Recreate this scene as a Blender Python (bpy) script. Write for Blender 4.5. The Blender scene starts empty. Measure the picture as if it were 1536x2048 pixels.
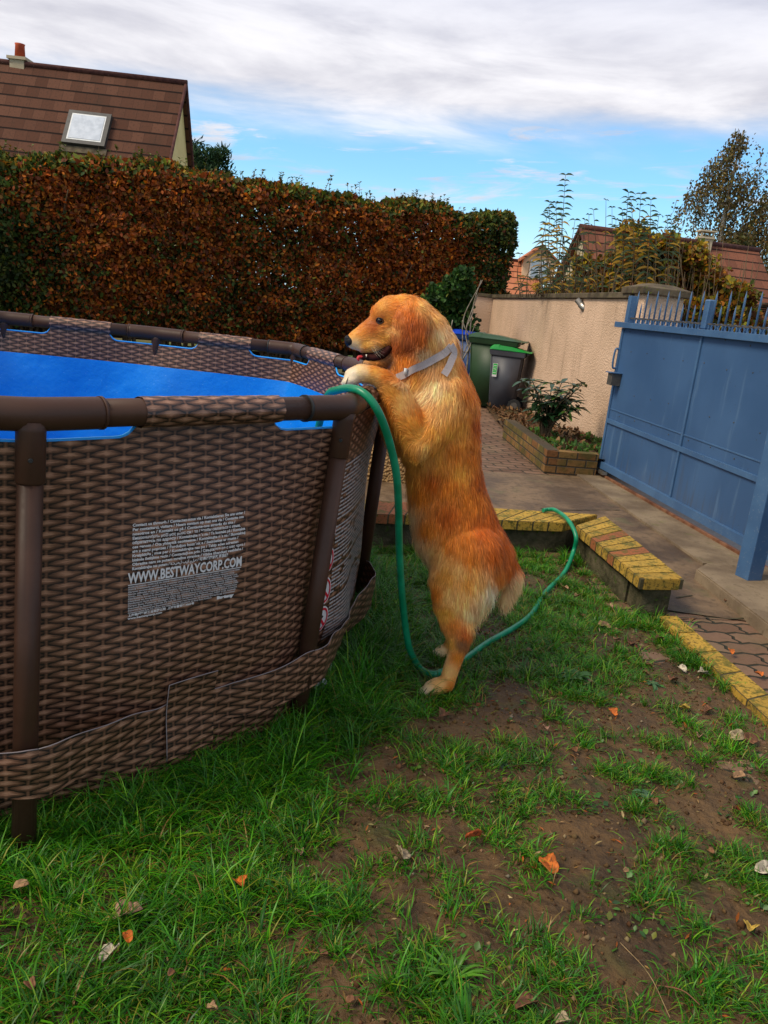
import bpy, bmesh, math, random
import numpy as np
from mathutils import Vector, Matrix, noise as mnoise
from mathutils.bvhtree import BVHTree
rng = np.random.default_rng(7); random.seed(7)
sc = bpy.context.scene
COL = sc.collection
R = math.radians
# ------------------------------------------------------------------ camera
FPX = 1620.0; H = 1.4; PITCH = R(14.4); ROLL = R(6.3)
R0 = Vector((1,0,0)); U0 = Vector((0,math.sin(PITCH),math.cos(PITCH))); FW = Vector((0,math.cos(PITCH),-math.sin(PITCH)))
CR = R0*math.cos(ROLL)+U0*math.sin(ROLL); CU = -R0*math.sin(ROLL)+U0*math.cos(ROLL)
cam = bpy.data.cameras.new('camera'); camo = bpy.data.objects.new('camera', cam); COL.objects.link(camo)
camo.matrix_world = Matrix(((CR.x,CU.x,-FW.x,0),(CR.y,CU.y,-FW.y,0),(CR.z,CU.z,-FW.z,H),(0,0,0,1)))
cam.sensor_fit = 'HORIZONTAL'; cam.sensor_width = 36; cam.lens = FPX/1536*36
cam.clip_start = 0.05; cam.clip_end = 2000
sc.camera = camo
CAM = Vector((0,0,H))
def ray(x, y): return FW + CR*((x-768)/FPX) + CU*((1024-y)/FPX)
def gz(x, y, z=0.0):                        # a point of the place at height z
    d = ray(x, y); return CAM + d*((z-H)/d.z)
def gy(x, y, Y):                            # a point of the place at depth Y
    d = ray(x, y); return CAM + d*(Y/d.y)
# ------------------------------------------------------------------ light
SUN_EL = R(48); SUN_AZ = R(-62)             # sun high on the left, a little behind the scene's near side
w = bpy.data.worlds.new('World'); sc.world = w; w.use_nodes = True
sun = bpy.data.lights.new('sun', 'SUN'); suno = bpy.data.objects.new('sun', sun); COL.objects.link(suno)
sdir = Vector((math.sin(SUN_AZ)*math.cos(SUN_EL), -math.cos(SUN_AZ)*math.cos(SUN_EL)*0.9, math.sin(SUN_EL))).normalized()
suno.rotation_euler = sdir.to_track_quat('Z','Y').to_euler()
sun.energy = 2.6; sun.angle = R(22); sun.color = (1,0.88,0.68)
sc.view_settings.view_transform = 'Standard'; sc.view_settings.look = 'None'
sc.view_settings.exposure = 0.42; sc.view_settings.gamma = 1.0
try: sc.cycles.max_bounces = 8; sc.cycles.transparent_max_bounces = 8
except Exception: pass

# ------------------------------------------------------------------ node expressions
class X:
    def __init__(s, nt, sock): s.nt = nt; s.s = sock
    def _m(s, op, b=None, c=None):
        n = s.nt.nodes.new('ShaderNodeMath'); n.operation = op
        for i, v in enumerate((s, b, c)):
            if v is None: continue
            if isinstance(v, X): s.nt.links.new(v.s, n.inputs[i])
            else: n.inputs[i].default_value = float(v)
        return X(s.nt, n.outputs[0])
    def __add__(s,o): return s._m('ADD',o)
    __radd__ = __add__
    def __sub__(s,o): return s._m('SUBTRACT',o)
    def __rsub__(s,o): return (s*-1)+o
    def __mul__(s,o): return s._m('MULTIPLY',o)
    __rmul__ = __mul__
    def __truediv__(s,o): return s._m('DIVIDE',o)
    def abs(s): return s._m('ABSOLUTE')
    def fl(s): return s._m('FLOOR')
    def fr(s): return s._m('FRACT')
    def mx(s,o): return s._m('MAXIMUM',o)
    def mn(s,o): return s._m('MINIMUM',o)
    def gt(s,o): return s._m('GREATER_THAN',o)
    def lt(s,o): return s._m('LESS_THAN',o)
    def pw(s,o): return s._m('POWER',o)
    def ss(s,a,b):
        n = s.nt.nodes.new('ShaderNodeMapRange'); n.interpolation_type = 'SMOOTHSTEP'
        s.nt.links.new(s.s, n.inputs[0]); n.inputs[1].default_value = a; n.inputs[2].default_value = b
        return X(s.nt, n.outputs[0])
class NT:
    def __init__(s, nt): s.nt = nt
    def new(s, t, **k):
        n = s.nt.nodes.new(t)
        for a, b in k.items(): setattr(n, a, b)
        return n
    def link(s, a, b): s.nt.links.new(a.s if isinstance(a, X) else a, b)
    def coord(s, kind='Object'):
        return s.new('ShaderNodeTexCoord').outputs[kind]
    def sep(s, v):
        n = s.new('ShaderNodeSeparateXYZ'); s.link(v, n.inputs[0]); return [X(s.nt, o) for o in n.outputs]
    def comb(s, x, y, z=0.0):
        n = s.new('ShaderNodeCombineXYZ')
        for i, v in enumerate((x,y,z)):
            if isinstance(v, X): s.link(v, n.inputs[i])
            else: n.inputs[i].default_value = v
        return n.outputs[0]
    def noise(s, vec, scale, detail=4, rough=.55, dist=0.0):
        n = s.new('ShaderNodeTexNoise'); s.link(vec, n.inputs['Vector']); n.inputs['Scale'].default_value = scale
        n.inputs['Detail'].default_value = detail; n.inputs['Roughness'].default_value = rough; n.inputs['Distortion'].default_value = dist
        return X(s.nt, n.outputs['Fac'])
    def voro(s, vec, scale, feature='F1', out='Distance'):
        n = s.new('ShaderNodeTexVoronoi', feature=feature); s.link(vec, n.inputs['Vector']); n.inputs['Scale'].default_value = scale
        return X(s.nt, n.outputs[out])
    def mix(s, f, a, b, mode='MIX'):
        n = s.new('ShaderNodeMix', data_type='RGBA', blend_type=mode)
        for i, v in ((0,f),(6,a),(7,b)):
            if isinstance(v, X): s.link(v, n.inputs[i])
            elif isinstance(v, bpy.types.NodeSocket): s.link(v, n.inputs[i])
            elif i == 0: n.inputs[0].default_value = v
            else: n.inputs[i].default_value = (*v, 1) if len(v) == 3 else v
        return n.outputs[2]
    def ramp(s, f, stops):
        n = s.new('ShaderNodeValToRGB'); s.link(f, n.inputs[0]); e = n.color_ramp.elements
        while len(e) < len(stops): e.new(0.5)
        for k, (p, c) in zip(e, stops): k.position = p; k.color = (*c, 1)
        return n.outputs[0]
    def attr(s, name):
        n = s.new('ShaderNodeAttribute'); n.attribute_name = name; return n.outputs['Color']
def newmat(name):
    m = bpy.data.materials.new(name); m.use_nodes = True; t = NT(m.node_tree)
    b = m.node_tree.nodes['Principled BSDF']; return m, t, b
def finish(t, b, col, rough=.7, spec=.3, bump=None, bstr=.3, bdist=.01, metal=0.0, sheen=0.0):
    if col is not None:
        if isinstance(col, tuple): b.inputs['Base Color'].default_value = (*col, 1)
        else: t.link(col, b.inputs['Base Color'])
    if isinstance(rough, X): t.link(rough, b.inputs['Roughness'])
    else: b.inputs['Roughness'].default_value = rough
    b.inputs['Specular IOR Level'].default_value = spec; b.inputs['Metallic'].default_value = metal
    if sheen: b.inputs['Sheen Weight'].default_value = sheen
    if bump is not None:
        n = t.new('ShaderNodeBump'); n.inputs['Strength'].default_value = bstr; n.inputs['Distance'].default_value = bdist
        t.link(bump, n.inputs['Height']); t.link(n.outputs[0], b.inputs['Normal'])
def noisy(name, c1, c2, scale=8, rough=.7, spec=.3, bscale=60, bstr=.2, bdist=.004, metal=0.0, speck=None):
    m, t, b = newmat(name); co = t.coord()
    col = t.mix(t.noise(co, scale, 5).ss(.3,.7), c1, c2)
    if speck: col = t.mix(t.noise(co, speck[0], 2).ss(.62,.7), col, speck[1])
    finish(t, b, col, rough, spec, t.noise(co, bscale, 4), bstr, bdist, metal)
    return m
def attrmat(name, rough=.6, spec=.25, trans=0.0, var=(0.8,1.2,30)):
    m, t, b = newmat(name); col = t.attr('Col')
    if var:
        n = t.noise(t.coord(), var[2], 3)
        k = n*(var[1]-var[0])+var[0]
        col = t.mix(1.0, col, t.comb(k,k,k), 'MULTIPLY')
    finish(t, b, col, rough, spec)
    if trans:
        out = t.nt.nodes['Material Output']; tr = t.new('ShaderNodeBsdfTranslucent'); t.link(col, tr.inputs[0])
        ms = t.new('ShaderNodeMixShader'); ms.inputs[0].default_value = trans
        t.link(b.outputs[0], ms.inputs[1]); t.link(tr.outputs[0], ms.inputs[2]); t.link(ms.outputs[0], out.inputs[0])
    return m

# ------------------------------------------------------------------ sky
t = NT(w.node_tree); bg = w.node_tree.nodes['Background']
sky = t.new('ShaderNodeTexSky', sky_type='NISHITA'); sky.sun_disc = False; sky.sun_elevation = SUN_EL
sky.sun_rotation = math.atan2(sdir.x, sdir.y); sky.altitude = 100; sky.air_density = 1.2; sky.dust_density = .6; sky.ozone_density = 2.5
g = t.coord('Generated'); sx, sy, sz = t.sep(g)
az = sx/(sy.abs()+.05)
ex = sz/(sx*sx+sy*sy).pw(.5).mx(.05)        # tangent of elevation
cv = t.comb(sx*2.2, sy*1.0, ex*9.0)
n1 = t.noise(cv, 1.7, 8, .58, .35)
n2 = t.noise(t.comb(sx*5.0+3.1, sy*3.0, ex*34.0-sx*3.0), 1.3, 8, .62, .5)
# broken bank high up, a blue band under it with thin streaks, pale air near the horizon
bank = (ex + (n1-.5)*.11 - sx*.03).ss(.165,.235)
wisp = (n2.ss(.5,.68))*((ex-.135)*-1).ss(-.14,-.04)*ex.ss(.05,.11)
cl = bank.mx(wisp*.9)
hz = (ex*-1).ss(-.15,-.0)
ccol = t.mix(n1.ss(.35,.7), (4.8,4.8,5.4), (7.7,7.6,7.9))
ccol = t.mix((ex).ss(.24,.40)*.6, ccol, (5.0,5.3,6.6))
blue = t.mix(1.0, sky.outputs[0], (.80,1.22,1.50), 'MULTIPLY')
blue = t.mix(hz*.8, blue, (6.4,8.2,9.6))
tot = t.mix(cl, blue, ccol)
t.link(tot, bg.inputs[0]); bg.inputs[1].default_value = 0.1

# ------------------------------------------------------------------ mesh helpers
def tag(o, label=None, cat=None, group=None, kind=None):
    if label: o['label'] = label
    if cat: o['category'] = cat
    if group: o['group'] = group
    if kind: o['kind'] = kind
    return o
def thing(name, label, cat, loc=(0,0,0), group=None, rz=0):
    o = bpy.data.objects.new(name, None); COL.objects.link(o); o.location = loc; o.rotation_euler = (0,0,rz); o.empty_display_size = .1
    return tag(o, label, cat, group)
def link(name, me, mat=None, parent=None, smooth=False):
    if mat is not None and not isinstance(mat, (list,tuple)): mat = [mat]
    for m in mat or []: me.materials.append(m)
    o = bpy.data.objects.new(name, me); COL.objects.link(o)
    if parent is not None: o.parent = parent; 
    if smooth: me.polygons.foreach_set('use_smooth', np.ones(len(me.polygons), bool))
    return o
def world_child(o, parent):                  # geometry given in world coordinates under a placed parent
    o.parent = parent; o.matrix_parent_inverse = Matrix.LocRotScale(parent.location, parent.rotation_euler, None).inverted(); return o
def pyd(name, verts, faces, mat=None, parent=None, smooth=False):
    me = bpy.data.meshes.new(name); me.from_pydata([tuple(v) for v in verts], [], faces); me.update()
    return link(name, me, mat, parent, smooth)
def npmesh(name, V, F, mat=None, parent=None, col=None, smooth=False, uv=None):
    """V (n,3), F (m,k) equal-size faces, col (n,3) per-vertex colour"""
    V = np.asarray(V, np.float32); F = np.asarray(F, np.int32); me = bpy.data.meshes.new(name)
    me.vertices.add(len(V)); me.vertices.foreach_set('co', V.ravel())
    k = F.shape[1]; me.loops.add(F.size); me.loops.foreach_set('vertex_index', F.ravel())
    me.polygons.add(len(F)); me.polygons.foreach_set('loop_start', np.arange(0, F.size, k, dtype=np.int32))
    me.polygons.foreach_set('loop_total', np.full(len(F), k, np.int32)); me.update(calc_edges=True)
    if col is not None:
        a = me.color_attributes.new('Col', 'FLOAT_COLOR', 'POINT'); c = np.ones((len(V),4), np.float32); c[:,:3] = col; a.data.foreach_set('color', c.ravel())
    if uv is not None:
        l = me.uv_layers.new(name='UVMap'); l.data.foreach_set('uv', np.asarray(uv, np.float32)[F.ravel()].ravel())
    return link(name, me, mat, parent, smooth)
def bm_obj(name, bm, mat, parent=None, smooth=False):
    bmesh.ops.recalc_face_normals(bm, faces=bm.faces)
    me = bpy.data.meshes.new(name); bm.to_mesh(me); bm.free(); return link(name, me, mat, parent, smooth)
def add_box(bm, c, s, rz=0, M=None, bev=0.0, mi=0):
    r = bmesh.ops.create_cube(bm, size=1.0); vs = r['verts']
    m = Matrix.Translation(c) @ Matrix.Rotation(rz,4,'Z') @ Matrix.Diagonal((*s,1))
    if M: m = M @ m
    bmesh.ops.transform(bm, matrix=m, verts=vs)
    es = list({e for v in vs for e in v.link_edges})
    if bev > 0:
        rr = bmesh.ops.bevel(bm, geom=es, offset=bev, segments=2, affect='EDGES', profile=.7); fs = rr['faces']
    if mi:
        for v in vs:
            if v.is_valid:
                for f in v.link_faces: f.material_index = mi
    return vs
def box(name, c, s, mat, parent=None, rz=0, bev=0.004):
    bm = bmesh.new(); add_box(bm, c, s, rz, bev=bev); return bm_obj(name, bm, mat, parent)
def prism(bm, pts, z0, z1, mi=0):            # pts: xy polygon, z may be per-vertex lists
    n = len(pts); a = [bm.verts.new((p[0],p[1],z0)) for p in pts]; b = [bm.verts.new((p[0],p[1],z1)) for p in pts]
    fs = [bm.faces.new(b), bm.faces.new(a[::-1])]
    for i in range(n): fs.append(bm.faces.new((a[i],a[(i+1)%n],b[(i+1)%n],b[i])))
    for f in fs: f.material_index = mi
    return fs
def frames(P):
    P = [Vector(p) for p in P]; T = []
    for i in range(len(P)):
        d = P[min(i+1,len(P)-1)]-P[max(i-1,0)]; T.append(d.normalized())
    n = T[0].orthogonal().normalized(); N = []
    for d in T:
        n = (n - d*n.dot(d)).normalized(); N.append(n)
    return P, T, N
def tube_data(P, rad, seg=12, caps=True):
    P, T, N = frames(P); V = []; F = []
    rr = rad if hasattr(rad,'__len__') else [rad]*len(P)
    for p, d, n, r_ in zip(P,T,N,rr):
        b = d.cross(n)
        for k in range(seg):
            a = 2*math.pi*k/seg; V.append(p+(n*math.cos(a)+b*math.sin(a))*r_)
    for i in range(len(P)-1):
        for k in range(seg): F.append((i*seg+k, i*seg+(k+1)%seg, (i+1)*seg+(k+1)%seg, (i+1)*seg+k))
    if caps: F.append(tuple(range(seg))[::-1]); F.append(tuple(range((len(P)-1)*seg, len(P)*seg)))
    return V, F
def tube(name, P, rad, mat, parent=None, seg=12, smooth=True):
    V, F = tube_data(P, rad, seg); o = pyd(name, V, F, mat, parent, smooth)
    for pl_ in list(o.data.polygons)[-2:]: pl_.use_smooth = False
    return o
def tubes(name, LST, mat, parent=None, seg=6):
    V = []; F = []
    for P, r_ in LST:
        v, f = tube_data(P, r_, seg); o = len(V); V += v; F += [tuple(i+o for i in q) for q in f]
    return pyd(name, V, F, mat, parent, True)
def bez(P, n=8):                             # Catmull-Rom through points
    P = [Vector(p) for p in P]; Q = [P[0]*2-P[1]]+P+[P[-1]*2-P[-2]]; out = []
    for i in range(1, len(Q)-2):
        a,b,c,d = Q[i-1:i+3]
        for k in range(n):
            s = k/n; out.append(0.5*((2*b)+(c-a)*s+(2*a-5*b+4*c-d)*s*s+(3*b-a-3*c+d)*s**3))
    out.append(P[-1]); return out
def vnoise(x, y, seed=0):
    x = np.asarray(x,float); y = np.asarray(y,float); xi = np.floor(x).astype(np.int64); yi = np.floor(y).astype(np.int64)
    fx = x-xi; fy = y-yi; fx = fx*fx*(3-2*fx); fy = fy*fy*(3-2*fy)
    def h(a,b):
        n = (a*374761393 + b*668265263 + seed*974711) & 0x7fffffff
        n = ((n ^ (n>>13))*1274126177) & 0x7fffffff; return ((n ^ (n>>16)) & 0xffff)/65535.0
    return (h(xi,yi)*(1-fx)+h(xi+1,yi)*fx)*(1-fy)+(h(xi,yi+1)*(1-fx)+h(xi+1,yi+1)*fx)*fy
def fbm(x, y, seed=0, o=4):
    s = 0; a = .5
    for i in range(o): s = s+a*vnoise(np.asarray(x)*2**i+i*17.3, np.asarray(y)*2**i-i*9.1, seed+i); a *= .5
    return s/(1-.5**o)
def unit(v): return v/np.maximum(np.linalg.norm(v,axis=1,keepdims=True),1e-9)
def leaves(name, P, size, cols, mat, parent=None, nrm=None, flat=.0, droop=None, asp=.55, fold=.25):
    """many small folded leaves: P (n,3) base points, size (n,), cols (n,3)"""
    n = len(P); d = unit(rng.normal(size=(n,3)))
    if droop is not None: d = unit(d+np.array(droop))
    nn = unit(rng.normal(size=(n,3)) + (0 if nrm is None else nrm))
    wv = unit(np.cross(d, nn)); nn = np.cross(wv, d); s = np.asarray(size)[:,None]
    b = P; tip = P+d*s; m = P+d*s*.45
    l = m+wv*s*asp*.5+nn*s*fold*.3; r_ = m-wv*s*asp*.5+nn*s*fold*.3
    l2 = P+d*s*.78+wv*s*asp*.3+nn*s*fold*.1; r2 = P+d*s*.78-wv*s*asp*.3+nn*s*fold*.1
    V = np.stack([b,l,l2,tip,r2,r_],1).reshape(-1,3)
    k = np.arange(n)[:,None]*6
    F = np.concatenate([k+np.array([[0,1,2,3]]), k+np.array([[0,3,4,5]])],0)
    return npmesh(name, V, F, mat, parent, np.repeat(cols,6,0))
def pick(pal, n, jit=.15, wts=None):
    pal = np.array(pal,float); i = rng.choice(len(pal), n, p=wts); return pal[i]*(1+rng.normal(0,jit,(n,1)))*(1+rng.normal(0,jit*.4,(n,3)))
# ------------------------------------------------------------------ ground, lawn soil, paving
def gh(x, y):
    return (fbm(np.asarray(x)*2.2, np.asarray(y)*2.2, 3)-.5)*.05 + (fbm(np.asarray(x)*9, np.asarray(y)*9, 5)-.5)*.026 + (fbm(np.asarray(x)*27, np.asarray(y)*27, 8)-.5)*.016 - .006
m, t, b = newmat('earth'); co = t.coord()
n1 = t.noise(co, 1.1, 6, .6); n2 = t.noise(co, 9, 6, .65); n3 = t.noise(co, 70, 4, .7)
c = t.mix(n2.ss(.3,.7), (.040,.022,.007), (.115,.062,.021))
c = t.mix(n1.ss(.45,.7)*.5, c, (.150,.088,.036))
c = t.mix(t.noise(co, 4, 5).ss(.55,.68)*.45, c, (.05,.075,.012))
c = t.mix(n3.ss(.62,.72)*.7, c, (.17,.11,.055)); c = t.mix(t.noise(co, 1.9, 4).ss(.5,.66)*.6, c, (.030,.016,.006))
finish(t, b, c, n2.ss(.2,.9)*.3+.55, .35, n2*.8+n3*.6+t.voro(co,38)*.6, .85, .02); M_EARTH = m
m, t, b = newmat('far_ground'); co = t.coord()
finish(t, b, t.mix(t.noise(co, .8, 5).ss(.35,.65), (.05,.09,.02), (.12,.10,.04)), .9, .1); M_FAR = m
pyd('ground', [(-400,-200,-.06),(400,-200,-.06),(400,600,-.06),(-400,600,-.06)], [(0,1,2,3)], M_FAR)['kind'] = 'structure'
def grid_sheet(name, x0, x1, y0, y1, nx, ny, hf, mat, keep=None):
    X_, Y_ = np.meshgrid(np.linspace(x0,x1,nx), np.linspace(y0,y1,ny)); Z_ = hf(X_,Y_)
    V = np.stack([X_.ravel(),Y_.ravel(),Z_.ravel()],1); i = np.arange((nx-1)*(ny-1)); r_ = i//(nx-1)*nx + i%(nx-1)
    F = np.stack([r_,r_+1,r_+nx+1,r_+nx],1)
    if keep is not None:
        cc = V[F].mean(1); F = F[keep(cc[:,0],cc[:,1])]
    o = npmesh(name, V, F, mat, smooth=True); o['kind'] = 'structure'; return o
def edge_x(y):                               # right-hand edge of the lawn
    return 1.545+.0*y if False else 1.43+(4.0-np.asarray(y))*.085
def bench_y(x): return 4.60+.19*(np.asarray(x)+.2)
grid_sheet('lawn_soil', -3.2, 2.0, .35, 5.25, 620, 560, gh, M_EARTH, lambda x,y: (x < edge_x(y)+.06) & (y < bench_y(x)+.10))
grid_sheet('lawn_behind_pool', -14, -.26, 5.0, 16, 90, 80, lambda x,y: gh(x,y)*1.0-.02, M_EARTH)
# concrete drive with joints, then wavy interlocking pavers
m, t, b = newmat('worn_concrete'); co = t.coord(); x_, y_, z_ = t.sep(co)
n1 = t.noise(co, 2.2, 6, .6); n2 = t.noise(co, 18, 5, .65); n3 = t.noise(t.comb(x_*1.0, y_*7.0, 0.0), 14, 4, .7)
c = t.mix(n1.ss(.35,.65), (.070,.042,.021), (.185,.120,.066)); c = t.mix(n2.ss(.48,.68)*.65, c, (.055,.038,.02))
c = t.mix(t.noise(co, 3.1, 4).ss(.58,.72)*.5, c, (.10,.10,.04)); c = t.mix(n3.ss(.6,.7)*.4, c, (.30,.23,.16))
finish(t, b, c, n1.ss(.2,.8)*.35+.4, .4, n2+n3*.7, .45, .008); M_CONC = m
m, t, b = newmat('interlocking_pavers'); co = t.coord(); x_, y_, z_ = t.sep(co)
u = x_*math.cos(.16)+y_*math.sin(.16); v = y_*math.cos(.16)-x_*math.sin(.16)
U_ = u/.225; V_ = v/.125
def wav(e): return (((e.fr()-.5).abs())*2-.5)
row = (V_ + wav(U_*2)*.13).fl(); uu = U_ + (row*.5).fr() + wav(V_*2+.25)*.07
dj = ((V_ + wav(U_*2)*.13).fr()-.5).abs()*-1+.5; dk = ((uu.fr()-.5).abs()*-1+.5)*1.8
joint = dj.mn(dk); gap = joint.ss(.03,.09)
cell = t.noise(t.comb(uu.fl()*3.7, row*2.3, 0.0), 3.3, 1)
n2 = t.noise(co, 22, 5, .65); n1 = t.noise(co, 1.3, 5)
c = t.mix(cell.ss(.3,.7), (.12,.062,.035), (.20,.115,.07)); c = t.mix(n2.ss(.5,.75)*.5, c, (.07,.045,.028))
c = t.mix(n1.ss(.5,.7)*.45, c, (.075,.085,.03)); c = t.mix(gap, (.022,.022,.010), c)
finish(t, b, c, .7, .35, gap*1.5+n2*.4, .8, .012); M_PAVE = m
def sheet(name, pts, z, mat, kind='structure'):
    o = pyd(name, [(p[0],p[1],z) for p in pts], [tuple(range(len(pts)))], mat); o['kind'] = kind; return o
sheet('paved_path', [(1.3,-1),(9,-1),(9,22),(-.3,22),(-.3,4.4),(1.2,4.7)], -.010, M_PAVE)
sheet('concrete_drive', [(-.30,4.55),(.8,4.75),(1.30,4.85),(1.33,4.1),(1.62,4.05),(2.0,4.02),(9,3.5),(9,8.05),(1.75,7.62),(1.0,7.42),(-.30,6.95)], -.004, M_CONC)
m, t, b = newmat('gate_strip_concrete'); co = t.coord(); n1 = t.noise(co, 3, 6); n2 = t.noise(co, 26, 5, .65)
c = t.mix(n1.ss(.3,.7), (.12,.085,.055), (.24,.18,.115)); c = t.mix(n2.ss(.55,.7)*.6, c, (.08,.06,.035)); c = t.mix(t.noise(co,5,3).ss(.6,.75)*.5, c, (.12,.12,.04))
finish(t, b, c, .85, .2, n2, .5, .01); M_STRIP = m
# strip beside the gate rail: outer edge runs from the planter to the kerb
A1 = gz(1150,948); A2 = gz(1405,1129)
ez = .012
bm = bmesh.new(); pts = [(A1.x,A1.y),(A2.x,A2.y),(2.64,5.02),(2.12,8.2)]
prism(bm, pts, -.03, ez); o = bm_obj('gate_strip', bm, M_STRIP); o['kind'] = 'structure'
K1 = gz(1392,1138,.06); K2 = gz(1536,1248,.06)
dk_ = (K2-K1); K3 = K1+dk_*3.0
bm = bmesh.new(); prism(bm, [(K1.x,K1.y),(K3.x,K3.y),(K3.x+1.4,K3.y+.3),(3.2,5.02),(K1.x+.12,K1.y+.16)], -.03, .062)
bmesh.ops.bevel(bm, geom=list(bm.edges), offset=.008, segments=2, affect='EDGES')
o = bm_obj('kerb_slab', bm, M_STRIP); o['kind'] = 'structure'
# a few joints cut in the drive, as thin dark grooves of earth and moss
M_JOINT = noisy('joint_moss', (.03,.022,.012), (.07,.06,.03), 12)
def groove(P, wd=.006, z=.0):
    P = bez([gz(*p) for p in P], 6); V = []; F = []
    for i, p in enumerate(P):
        d = (P[min(i+1,len(P)-1)]-P[max(i-1,0)]).normalized(); n = Vector((-d.y,d.x,0)); k = wd*(.6+.7*random.random())
        V += [(p.x+n.x*k, p.y+n.y*k, z), (p.x-n.x*k, p.y-n.y*k, z)]
    for i in range(len(P)-1): F.append((2*i,2*i+1,2*i+3,2*i+2))
    return V, F
V = []; F = []
for P in ([(965,940),(1040,938),(1100,937),(1140,941)], [(1240,1020),(1190,1019),(1140,1020),(1080,1016)], [(1385,1190),(1352,1195)],
          [(1345,1236),(1400,1234),(1470,1237),(1536,1228)]):
    v, f = groove(P); o_ = len(V); V += v; F += [tuple(i+o_ for i in q) for q in f]
pyd('drive_joints', V, F, M_JOINT)['kind'] = 'structure'

# ------------------------------------------------------------------ the pool
HP = 1.078
PV = [Vector((x,y,HP)) for x,y in [(-.802,1.773),(-.153,2.484),(-.035,3.28),(-.19,4.06),(-.624,4.872),(-1.469,4.93),(-2.34,4.82),(-3.05,4.35),(-3.5,3.6),(-3.5,2.75),(-3.1,2.0),(-2.45,1.5),(-1.62,1.40)]]
NP = len(PV); PC = Vector((-1.85,3.2,0))
PCUM = [0.0]
for i in range(NP): PCUM.append(PCUM[-1]+(PV[(i+1)%NP]-PV[i]).length)
PERI = PCUM[-1]
def poly_at(u):
    u = u % PERI
    for i in range(NP):
        if u <= PCUM[i+1]:
            s = (u-PCUM[i]); L = PCUM[i+1]-PCUM[i]; return i, s, L, PV[i].lerp(PV[(i+1)%NP], s/L)
    return NP-1, 0, 1, PV[0]
def rloc(th):                                # leg radius as a smooth function of angle
    A = sorted((math.atan2(v.y-PC.y, v.x-PC.x) % (2*math.pi), (Vector((v.x,v.y,0))-PC).length) for v in PV)
    A = [(A[-1][0]-2*math.pi, A[-1][1])]+A+[(A[0][0]+2*math.pi, A[0][1])]; th %= 2*math.pi
    for (a,ra),(b_,rb) in zip(A,A[1:]):
        if a <= th <= b_:
            s = (th-a)/(b_-a); s = s*s*(3-2*s); return ra+(rb-ra)*s
    return A[0][1]
def sst(a, b_, x):
    s = min(1,max(0,(x-a)/(b_-a))); return s*s*(3-2*s)
_rc = {}
def wall_pt(u, z, off=0.0):
    k = round(u,5)
    if k not in _rc:
        i, s, L, p = poly_at(u); th = math.atan2(p.y-PC.y, p.x-PC.x); _rc[k] = (p, th, rloc(th), math.hypot(p.x-PC.x,p.y-PC.y))
    p, th, rl, rp = _rc[k]
    rc = rl*.962 + .018*math.sin(z*2.6+.3)*rl*.5
    rc += .010*math.sin(th*23+z*3)*sst(.9,.2,z)+.012*math.sin(z*17+th*9+2*math.sin(th*5))*sst(.55,.15,z)*(.4+.6*abs(math.sin(th*6.5)))
    kk = sst(HP-.03, HP-.42, z)
    r_ = rp*(1-kk)+rc*kk - .012*(1-kk) - .012*sst(.2,.0,z) + off
    return Vector((PC.x+r_*math.cos(th), PC.y+r_*math.sin(th), z))
# materials
def weave_mat(name, k=1.0):
    m, t, b = newmat(name); uv = t.new('ShaderNodeUVMap').outputs[0]; u, v, _ = t.sep(uv)
    nd = t.noise(uv, 9, 2); ne = t.noise(uv, 31, 2)
    u = u/.047 + (nd-.5)*.30; v = v/.030 + (ne-.5)*.26 + (nd-.5)*.3
    ax = (((u*.5).fr()-.5).abs()*-1+.5)*2               # distance to even stakes, in stakes
    bx = (((u*.5+.5).fr()-.5).abs()*-1+.5)*2
    ay = v.fr()-.5; by = (v+.5).fr()-.5
    sx_ = u.fl(); str_ = t.noise(t.comb(u*.55, v*9.0, 0.0), 2.2, 4, .75)
    def lens(ax, ay):
        prof = ((ax/.90)*(ax/.90)*-1+1).mx(0).pw(.70)*.325
        e = ay.abs()/prof.mx(.001); mask = e.ss(1.0,.80); br = (1-e*.50)*(.92+ay*1.2+.14)*(1-ax*.66)
        return mask, br
    ma, ba = lens(ax, ay); mb, bb = lens(bx, by)
    st = ((u+.5).fr()-.5).abs(); sm = st.ss(.125,.09); sb = (1-(st/.125)*.6)*.75
    val = (sm*sb*.85+.0)
    val = val*(1-mb)+mb*bb; val = val*(1-ma)+ma*ba
    val = val*((str_-.5)*2.3+1.02)
    pn = t.noise(uv, 14, 3)
    c = t.ramp(val, [(0,(.007,.004,.0035)),(.25,(.024,.011,.007)),(.50,(.085,.037,.020)),(.80,(.205,.095,.052)),(1,(.38,.20,.12))])
    c = t.mix(pn.ss(.45,.62)*.35, c, t.mix(1.0, c, (.75,.72,.85), 'MULTIPLY'))
    finish(t, b, c, .42, .45, val, .12, .002); return m
M_WEAVE = weave_mat('rattan_print')
m, t, b = newmat('brown_steel'); co = t.coord(); n = t.noise(co, 5, 5)
finish(t, b, t.mix(n.ss(.3,.7), (.040,.017,.009), (.058,.025,.014)), t.noise(co, 90, 3)*.25+.36, .28, t.noise(co,160,2), .05, .001); M_STEEL = m
m, t, b = newmat('blue_liner'); co = t.coord(); n = t.noise(co, 2.2, 4)
c = t.mix(n.ss(.3,.7), (.0,.185,.62), (.0,.225,.72)); c = t.mix(t.noise(co, 110, 2).ss(.71,.74)*.6, c, (.25,.55,.9))
finish(t, b, c, .5, .4, t.noise(co, 5, 4), .5, .03); M_LINER = m
m, t, b = newmat('blue_trim'); finish(t, b, (.02,.33,.85), .4, .4); M_TRIM = m
m, t, b = newmat('white_print'); finish(t, b, (.62,.60,.60), .5, .3); M_PRINT = m
m, t, b = newmat('faded_white_print'); finish(t, b, (.40,.38,.38), .6, .2); M_PRINT2 = m
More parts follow.
